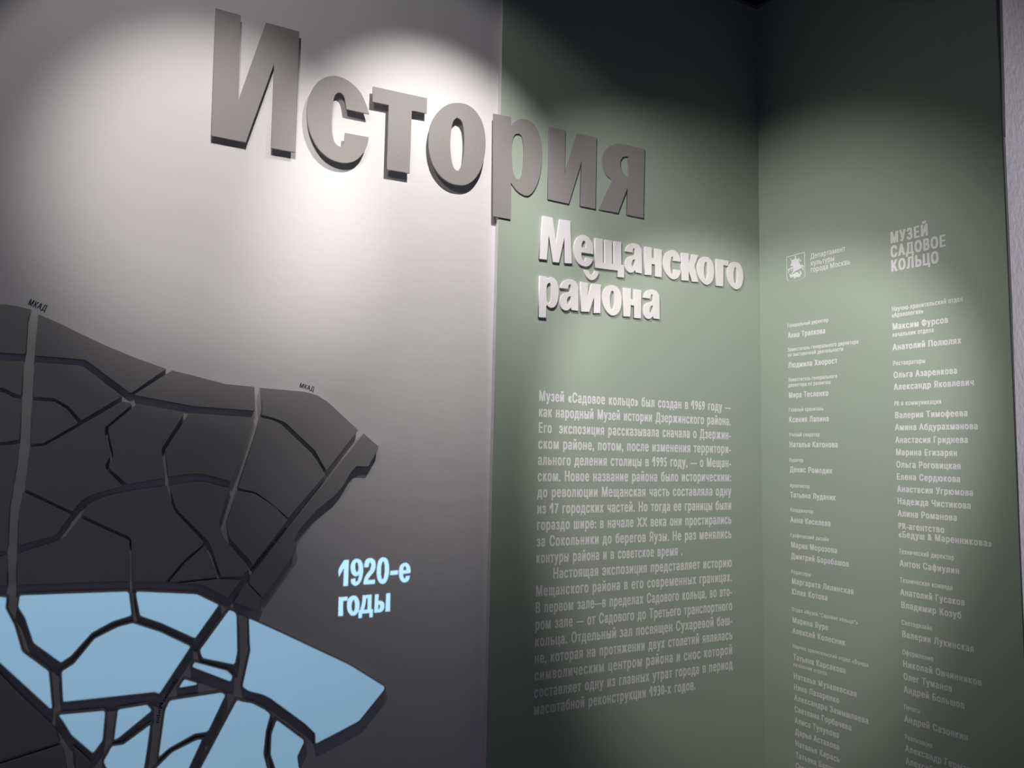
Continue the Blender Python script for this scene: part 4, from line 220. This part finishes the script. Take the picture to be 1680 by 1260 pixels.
_ocache['1'] = ([[(0.40, 0.727), (0.28, 0.727), (0.0, 0.47), (0.0, 0.27), (0.27, 0.55), (0.27, 0.0), (0.40, 0.0)]], 0.53)
def glyph(ch):
    """outlines and advance of one character at size 1"""
    if ch not in _ocache:
        ls = outlines(ch + 'I')
        _ocache[ch] = (ls[:-1], min(p[0] for p in ls[-1]) - _I0)
    return _ocache[ch]
def bold_glyph(ch, k, sy, bold):
    """narrowed letter united with copies shifted sideways and slightly up, which thickens the strokes"""
    key = (ch, round(k, 3), round(sy, 5), bold)
    if key not in _fcache:
        ls, adv = glyph(ch); vb = bold * 0.45; loops = []
        for sh, sv in ([(f * bold, h * vb) for f in (0, 0.5, 1) for h in (0, 0.5, 1)] if bold > 0 else ((0, 0),)):
            loops += [[(100 * (p[0] * k + sh), 100 * (p[1] * (sy - vb / 0.727) + sv)) for p in l] for l in ls]
        vs, fs = fill(loops, lambda w_, par: w_ != 0)
        _fcache[key] = ([(p[0] / 100, p[1] / 100) for p in vs], fs)
    return _fcache[key]
def advances(text): return [glyph(c)[1] for c in text]
def text_mesh(items, cap, bold):
    """items: (text, x, width); letters sit on y = 0; cap = capital height; bold = extra stem width."""
    V, F = [], []
    sy = cap / 0.727
    for text, x, width in items:
        adv = advances(text); n = len(text)
        k = (width - n * bold) / sum(adv)
        kq = max(0.004, round(k / 0.0005) * 0.0005)
        for c, a in zip(text, adv):
            if c != ' ':
                vs, fs = bold_glyph(c, kq, sy, bold)
                n0 = len(V)
                V += [(x + p[0], p[1], 0.0003) for p in vs]
                F += [tuple(i + n0 for i in f) for f in fs]
            x += a * k + bold
    me = bpy.data.meshes.new('lettering'); me.from_pydata(V, [], F); me.update(); return me
ESP = 0.28
def line_items(text, width, K, cap, bold):
    """justified line: letters keep the narrowing K where possible, the word spaces take up the rest."""
    words = text.split(' '); em = cap / 0.727
    nat = [sum(advances(t)) * em for t in words]; nb = [len(t) * bold for t in words]
    ngap = len(words) - 1; k = K
    gap = (width - sum(nat) * k - sum(nb)) / max(ngap, 1)
    if not 0.13 * em <= gap <= 0.26 * em:
        gap = min(max(gap, 0.13 * em), 0.26 * em)
        k = (width - gap * ngap - sum(nb)) / sum(nat)
    x = 0; out = []
    for t, n, b_ in zip(words, nat, nb):
        if t: out.append((t, x, n * k + b_)); x += n * k + b_
        x += gap
    return out

# ------------------------------------------------------------------ the room
def struct(name, me, m, matrix=Matrix.Identity(4)):
    return tag(link(name, me, matrix, None, m), kind='structure')
struct('wall_left', box_mesh(-3.2, XE + 0.3, YW, YW + 0.2, 0, H_CEIL), M_WHITE)
# green board on the front wall; its narrow left return is painted white
me = box_mesh(XE, XC + 0.03, YG, YW - 0.0005, 0, H_CEIL)
g = struct('wall_front', me, M_GREEN); me.materials.append(M_WHITE)
for p in me.polygons:
    if p.normal.x < -0.9: p.material_index = 1
bv = g.modifiers.new('soft_edge', 'BEVEL'); bv.width = 0.002; bv.segments = 2; bv.limit_method = 'ANGLE'
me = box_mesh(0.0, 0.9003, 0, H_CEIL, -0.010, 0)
struct('wall_right', me, M_GREEN, frame_right(0, 0, 0)); me.materials.append(M_GAP_SHADE)
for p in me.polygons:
    if p.normal.x > 0.9: p.material_index = 1          # shade of the gap painted onto the board's end
struct('wall_right_body', box_mesh(0.03, 0.862, 0, H_CEIL, -2.60, -0.0105), M_GAP_SHADE, frame_right(0, 0, 0))  # body coloured near-black so the gap beside the board reads as shaded
# plastered end of that wall: rough lower coat, smoother upper coat under the ceiling
def frame_end(t):
    m = Matrix.Rotation(math.pi / 2, 4, 'Z') @ ROT_R
    m.translation = frame_right(t, 0, 0).translation; return m
lo = [(a / 1000, b / 1000) for a, b in PLASTER['lower']]; ri = [(a / 1000, b / 1000) for a, b in PLASTER['ridge']]
poly = lo + [(lo[-1][0], 0.0), (2.60, 0.0), (2.60, ri[-1][1] - 0.30)] + ri[::-1][:-1]
struct('wall_right_plaster', plate([poly], 0.0320, 0.0015), M_ROUGH, frame_end(0.863))
up = [(a / 1000, b / 1000) for a, b in PLASTER['upper']]
poly = [(up[0][0], H_CEIL), up[0], up[1], (up[2][0], up[2][1] - 0.03), (2.60, up[2][1] - 0.40), (2.60, H_CEIL)]
struct('wall_right_upper', plate([poly], 0.0250, 0.001), M_ROUGH, frame_end(0.8625))
struct('upper_shade_strip', box_mesh(0.0115, 0.12, up[2][1] + 0.003, H_CEIL, 0, 0.018), M_TRIM_SHADE, frame_end(0.8622))  # grey strip standing in for the shadowed part of the wall end
struct('ceiling', box_mesh(-3.2, 6.5, -2.6, YW + 0.2, H_CEIL, H_CEIL + 0.1), M_CEIL)
struct('trim_2', box_mesh(XE, XC, YG - 0.006, YG - 0.0002, H_CEIL - 0.012, H_CEIL - 0.0005), M_TRIM_SHADE)
struct('trim_3', box_mesh(0.006, 0.9, H_CEIL - 0.012, H_CEIL - 0.0005, 0.0002, 0.006), M_TRIM_SHADE, frame_right(0, 0, 0))
struct('floor', box_mesh(-3.2, 6.5, -2.6, YW + 0.2, -0.1, 0), M_FLOOR)

# ------------------------------------------------------------------ big grey title letters
for ch, label, loops, nails in BIG_LETTERS:
    u, v = centre(loops)
    root = empty('title_letter', frame_front(u, v, YG - 0.0003))
    tag(root, label, 'letter', 'big grey letters of the title')
    link('letter_plate', plate(mmloops(loops, u, v), 0.0057, 0.0005), Matrix.Identity(4), root, M_GREY)
    for a, b in nails:
        link('nail_head', disc(0.0010, 0.0005, 10), Matrix.Translation((a / 1000 - u, b / 1000 - v, 0.0056)), root, M_NAIL)
        if a / 1000 < XE - 0.012:
            link('spacer', disc(0.006, YW - YG - 0.0006), Matrix.Translation((a / 1000 - u, b / 1000 - v, -(YW - YG - 0.0005))), root, M_BLACK)

# ------------------------------------------------------------------ white subtitle letters
L1Z, L2Z = 2.2650, 2.1010
def glyph_box(g):
    xs = [p[0] for p in SUBTITLE_GLYPHS[g][0]]; ys = [p[1] for p in SUBTITLE_GLYPHS[g][0]]
    return min(xs) / 1000, max(xs) / 1000, min(ys) / 1000, max(ys) / 1000
SUBTITLE = [   # glyph, shift along the wall, shift up, label
 ('М', 0, 0, 'white raised capital letter М starting the upper subtitle line'),
 ('е', 0, 0, 'white raised letter е right after the capital М of the subtitle'),
 ('щ', 0, 0, 'white raised letter щ with a tail, in the upper subtitle line'),
 ('а', 1.6389 - 1.3655, 0.1690, 'white raised letter а after the щ in the upper subtitle line'),
 ('н', 1.6509 - 1.5564, 0.1658, 'white raised letter н in the upper subtitle line, before the с'),
 ('с', 0, 0, 'white raised open round letter с in the upper subtitle line'),
 ('к', 0, 0, 'white raised letter к in the upper subtitle line'),
 ('о', 1.9013 - 1.4651, 0.1655, 'white raised letter о between к and г in the upper subtitle line'),
 ('г', 0, 0, 'white raised letter г in the upper subtitle line'),
 ('о', 2.0528 - 1.4651, 0.1655, 'white raised letter о ending the upper subtitle line'),
 ('р', 0, 0, 'white raised letter р starting the lower subtitle line'),
 ('а', 0, 0, 'white raised letter а between р and й in the lower subtitle line'),
 ('й', 0, 0, 'white raised letter й with a floating curved breve above it'),
 ('о', 0, 0, 'white raised letter о in the lower subtitle line, after the й'),
 ('н', 0, 0, 'white raised letter н in the lower subtitle line, before the last а'),
 ('а', 1.7208 - 1.3655, 0.0060, 'white raised letter а ending the lower subtitle line'),
]
for gname, du, dv, label in SUBTITLE:
    loops = SUBTITLE_GLYPHS[gname]; u, v = centre(loops)
    m = frame_front(u + du, v + dv, YG - 0.0003)
    solid = plate(mmloops(loops, u, v), 0.0082, 0.0010, 2)
    if gname == 'й':
        root = empty('subtitle_letter', m)
        link('letter_body', solid, Matrix.Identity(4), root, M_LETTER)
        link('breve', plate(mmloops(SUBTITLE_GLYPHS['breve'], u, v), 0.0082, 0.0010, 2), Matrix.Identity(4), root, M_LETTER)
        o = root
    else:
        o = link('subtitle_letter', solid, m, None, M_LETTER)
    tag(o, label, 'letter', 'white raised letters of the subtitle')

# ------------------------------------------------------------------ wall map: cut panels fixed to the white wall
for label, pts, is_lit in MAP_PANELS:
    u, v = centre([pts])
    o = link('map_panel', plate(mmloops([pts], u, v), 0.0195, 0.0006), frame_front(u, v, YW - 0.0003), None, M_PANEL)
    tag(o, label, 'map panel', 'lit blue panels of the wall map' if is_lit else 'dark grey panels of the wall map')

def line_text(name, text, p, q, cap, bold, m, label, cat, yface):
    du, dv = (q[0] - p[0]) / 1000, (q[1] - p[1]) / 1000
    L = math.hypot(du, dv)
    me = text_mesh([(text, 0, L)], cap, bold)
    mtx = frame_front(p[0] / 1000, p[1] / 1000, yface) @ Matrix.Rotation(math.atan2(dv, du), 4, 'Z')
    return tag(link(name, me, mtx, None, m), label, cat)
line_text('road_mark', 'МКАД', *RING_ROAD[0], 0.0165, 0.0010, M_INK, 'small dark blue МКАД lettering at the upper left edge of the map', 'lettering', YW)
line_text('road_mark', 'МКАД', *RING_ROAD[1], 0.0140, 0.0009, M_INK, 'small dark blue МКАД lettering above the rounded top corner of the map', 'lettering', YW)
line_text('road_name', 'Ярославское шоссе', *ROAD_NAMES[0], 0.0085, 0.0008, M_INK, 'tiny dark lettering running up the straight diagonal road groove', 'lettering', YW)
o = empty('road_name', frame_front(ROAD_NAMES[2][0][0] / 1000, ROAD_NAMES[2][0][1] / 1000, YW))
tag(o, 'tiny dark lettering running down the road between the lit blue panels', 'lettering')
for t, (p, q) in zip(('Проспект', 'Мира'), ROAD_NAMES[1:]):
    du, dv = (q[0] - p[0]) / 1000, (q[1] - p[1]) / 1000
    link('word', text_mesh([(t, 0, math.hypot(du, dv))], 0.0085, 0.0006),
         Matrix.Translation((p[0] / 1000 - ROAD_NAMES[2][0][0] / 1000, p[1] / 1000 - ROAD_NAMES[2][0][1] / 1000, 0)) @ Matrix.Rotation(math.atan2(dv, du), 4, 'Z'), o, M_INK)

# ------------------------------------------------------------------ introduction text on the green board
PAR = [["Музей «Садовое кольцо» был создан в 1969 году —", "как народный Музей истории Дзержинского района.",
 "Его  экспозиция рассказывала сначала о Дзержин-", "ском районе, потом, после изменения территори-",
 "ального деления столицы в 1995 году, — о Мещан-", "ском. Новое название района было историческим:",
 "до революции Мещанская часть составляла одну", "из 17 городских частей. Но тогда ее границы были",
 "гораздо шире: в начале XX века они простирались", "за Сокольники до берегов Яузы. Не раз менялись",
 "контуры района и в советское время ."],
 ["Настоящая экспозиция представляет историю", "Мещанского района в его современных границах.",
 "В первом зале—в пределах Садового кольца, во вто-", "ром зале — от Садового до Третьего транспортного",
 "кольца. Отдельный зал посвящен Сухаревой баш-", "не, которая на протяжении двух столетий являлась",
 "символическим центром района и снос которой", "составляет одну из главных утрат города в период",
 "масштабной реконструкции 1930-х годов."]]
CAP, PITCH, ZTOP, X0, X1 = 0.0358, (1.7790 - 0.7530) / 19, 1.7790, 1.2182, 2.0755
row = 0
for lines, label in zip(PAR, ('white paragraph of eleven lines on the green board, starting below the subtitle',
                              'white indented paragraph of nine lines on the green board, the lower one')):
    root = empty('wall_paragraph', frame_front(X0, ZTOP - PITCH * row, YG))
    tag(root, label, 'wall text', 'introduction paragraphs')
    for i, t in enumerate(lines):
        a, b = 0.0, X1 - X0
        if t.startswith('Настоящая'): a = 0.0646
        if t.startswith('контуры'): b = 1.8360 - X0
        if t.startswith('масштабной'): b = 1.8965 - X0
        its = [(w_, x_ + a, d_) for w_, x_, d_ in line_items(t, b - a, 0.525, CAP, 0.0029)]
        link('text_line', text_mesh(its, CAP, 0.0029), Matrix.Translation((0, -PITCH * i, 0)), root, M_VINYL)
    row += len(lines)

# ------------------------------------------------------------------ right-hand board: department sign, wordmark, credits
def block(name, label, cat, lines, group=None):
    """lines: (part name, text, u, v, width, cap, bold) in millimetres / metres"""
    u0, v0 = lines[0][2] / 1000, lines[0][3] / 1000
    root = empty(name, frame_right(u0, v0, 0)); tag(root, label, cat, group)
    for part, t, u, v, wd, cap, bold in lines:
        link(part, text_mesh([(t, 0, wd / 1000)], cap, bold), Matrix.Translation((u / 1000 - u0, v / 1000 - v0, 0)), root, M_VINYL)
    return root
block('museum_wordmark', 'white three-line bold wordmark in capitals at the top of the right column', 'wordmark',
      [('text_line', t, u, v, wd, 0.0405, 0.0046) for t, u, v, wd in WORDMARK])
block('department_name', 'white three-line department name in thin lettering beside the coat of arms', 'lettering',
      [('text_line', t, u, v, wd, 0.0205, 0.0009) for t, u, v, wd in DEPARTMENT])
for col, label, lines in CREDITS:
    block('credit_entry', label, 'credit text',
          [('name_line' if k == 'n' else 'role_line', t, u, v, wd, (0.0218 if k == 'n' else (0.0148 if col == 1 else 0.0165)), (0.0021 if k == 'n' else 0.0012))
           for k, t, u, v, wd in lines], 'credits in the left column' if col == 1 else 'credits in the right column')
# coat of arms: shield outline, horseman, dragon
u, v = centre([CREST['shield']])
root = empty('coat_of_arms', frame_right(u, v, 0.0003))
tag(root, 'small white coat of arms with a horseman over a dragon in an outlined shield', 'emblem')
sh = mmloops([CREST['shield']], u, v)[0]
cx_, cy_ = sum(p[0] for p in sh) / len(sh), sum(p[1] for p in sh) / len(sh)
inner = [(cx_ + (a - cx_) * 0.945, cy_ + (b - cy_) * 0.965) for a, b in sh]
link('shield_outline', plate([sh, inner], 0.0004), Matrix.Identity(4), root, M_VINYL)
link('horseman', plate(mmloops([CREST['rider']], u, v), 0.0004), Matrix.Identity(4), root, M_VINYL)
link('horse_head', plate(mmloops([CREST['horsehead']], u, v), 0.0004), Matrix.Identity(4), root, M_VINYL)
link('dragon', plate(mmloops([CREST['dragon']], u, v), 0.0004), Matrix.Identity(4), root, M_VINYL)
bpy.data.objects.remove(_to)

# ------------------------------------------------------------------ slide projector on the ceiling lighting the map panels
PJ = Vector((0.15, -0.90, 2.90)); SD = 0.20
def to_slide(loops, yplane):
    k = SD / (yplane - PJ.y)
    return [[((a / 1000 - PJ.x) * k, (b / 1000 - PJ.z) * k) for a, b in l] for l in loops]
kx, kz = 0.05 * SD, -(PJ.z - 1.0) * SD / 3.1
outer = [(kx - 0.30, kz - 0.30), (kx + 0.30, kz - 0.30), (kx + 0.30, kz + 0.30), (kx - 0.30, kz + 0.30)]
root = empty('slide_projector', frame_front(PJ.x, PJ.z, PJ.y))
tag(root, 'black slide projector hanging from the ceiling opposite the wall map', 'projector')
vs, fs = fill([outer] + to_slide(LIT_SHAPES, YG) + to_slide(LIT_TEXT, YW), lambda w_, par: par == 1)
slide = bpy.data.meshes.new('slide'); slide.from_pydata(vs, [], fs); slide.update()
link('slide', slide, Matrix.Translation((0, 0, -SD - 0.0001)), root, M_BLACK)
link('housing', box_mesh(-0.18, 0.18, -0.12, 0.10, 0.06, 0.34), Matrix.Identity(4), root, M_BLACK)
link('slide_bracket', box_mesh(-0.02, 0.02, 0.08, 0.10, -SD, 0.07), Matrix.Identity(4), root, M_BLACK)
link('ceiling_pole', box_mesh(-0.015, 0.015, 0.10, H_CEIL - PJ.z - 0.0005, 0.18, 0.21), Matrix.Identity(4), root, M_BLACK)
spot('projector_lamp', PJ, (PJ.x + 0.05, PJ.y + 3.1, 1.0), 900, 50, 0.15, (0.385, 0.71, 1.0), 0.00015)
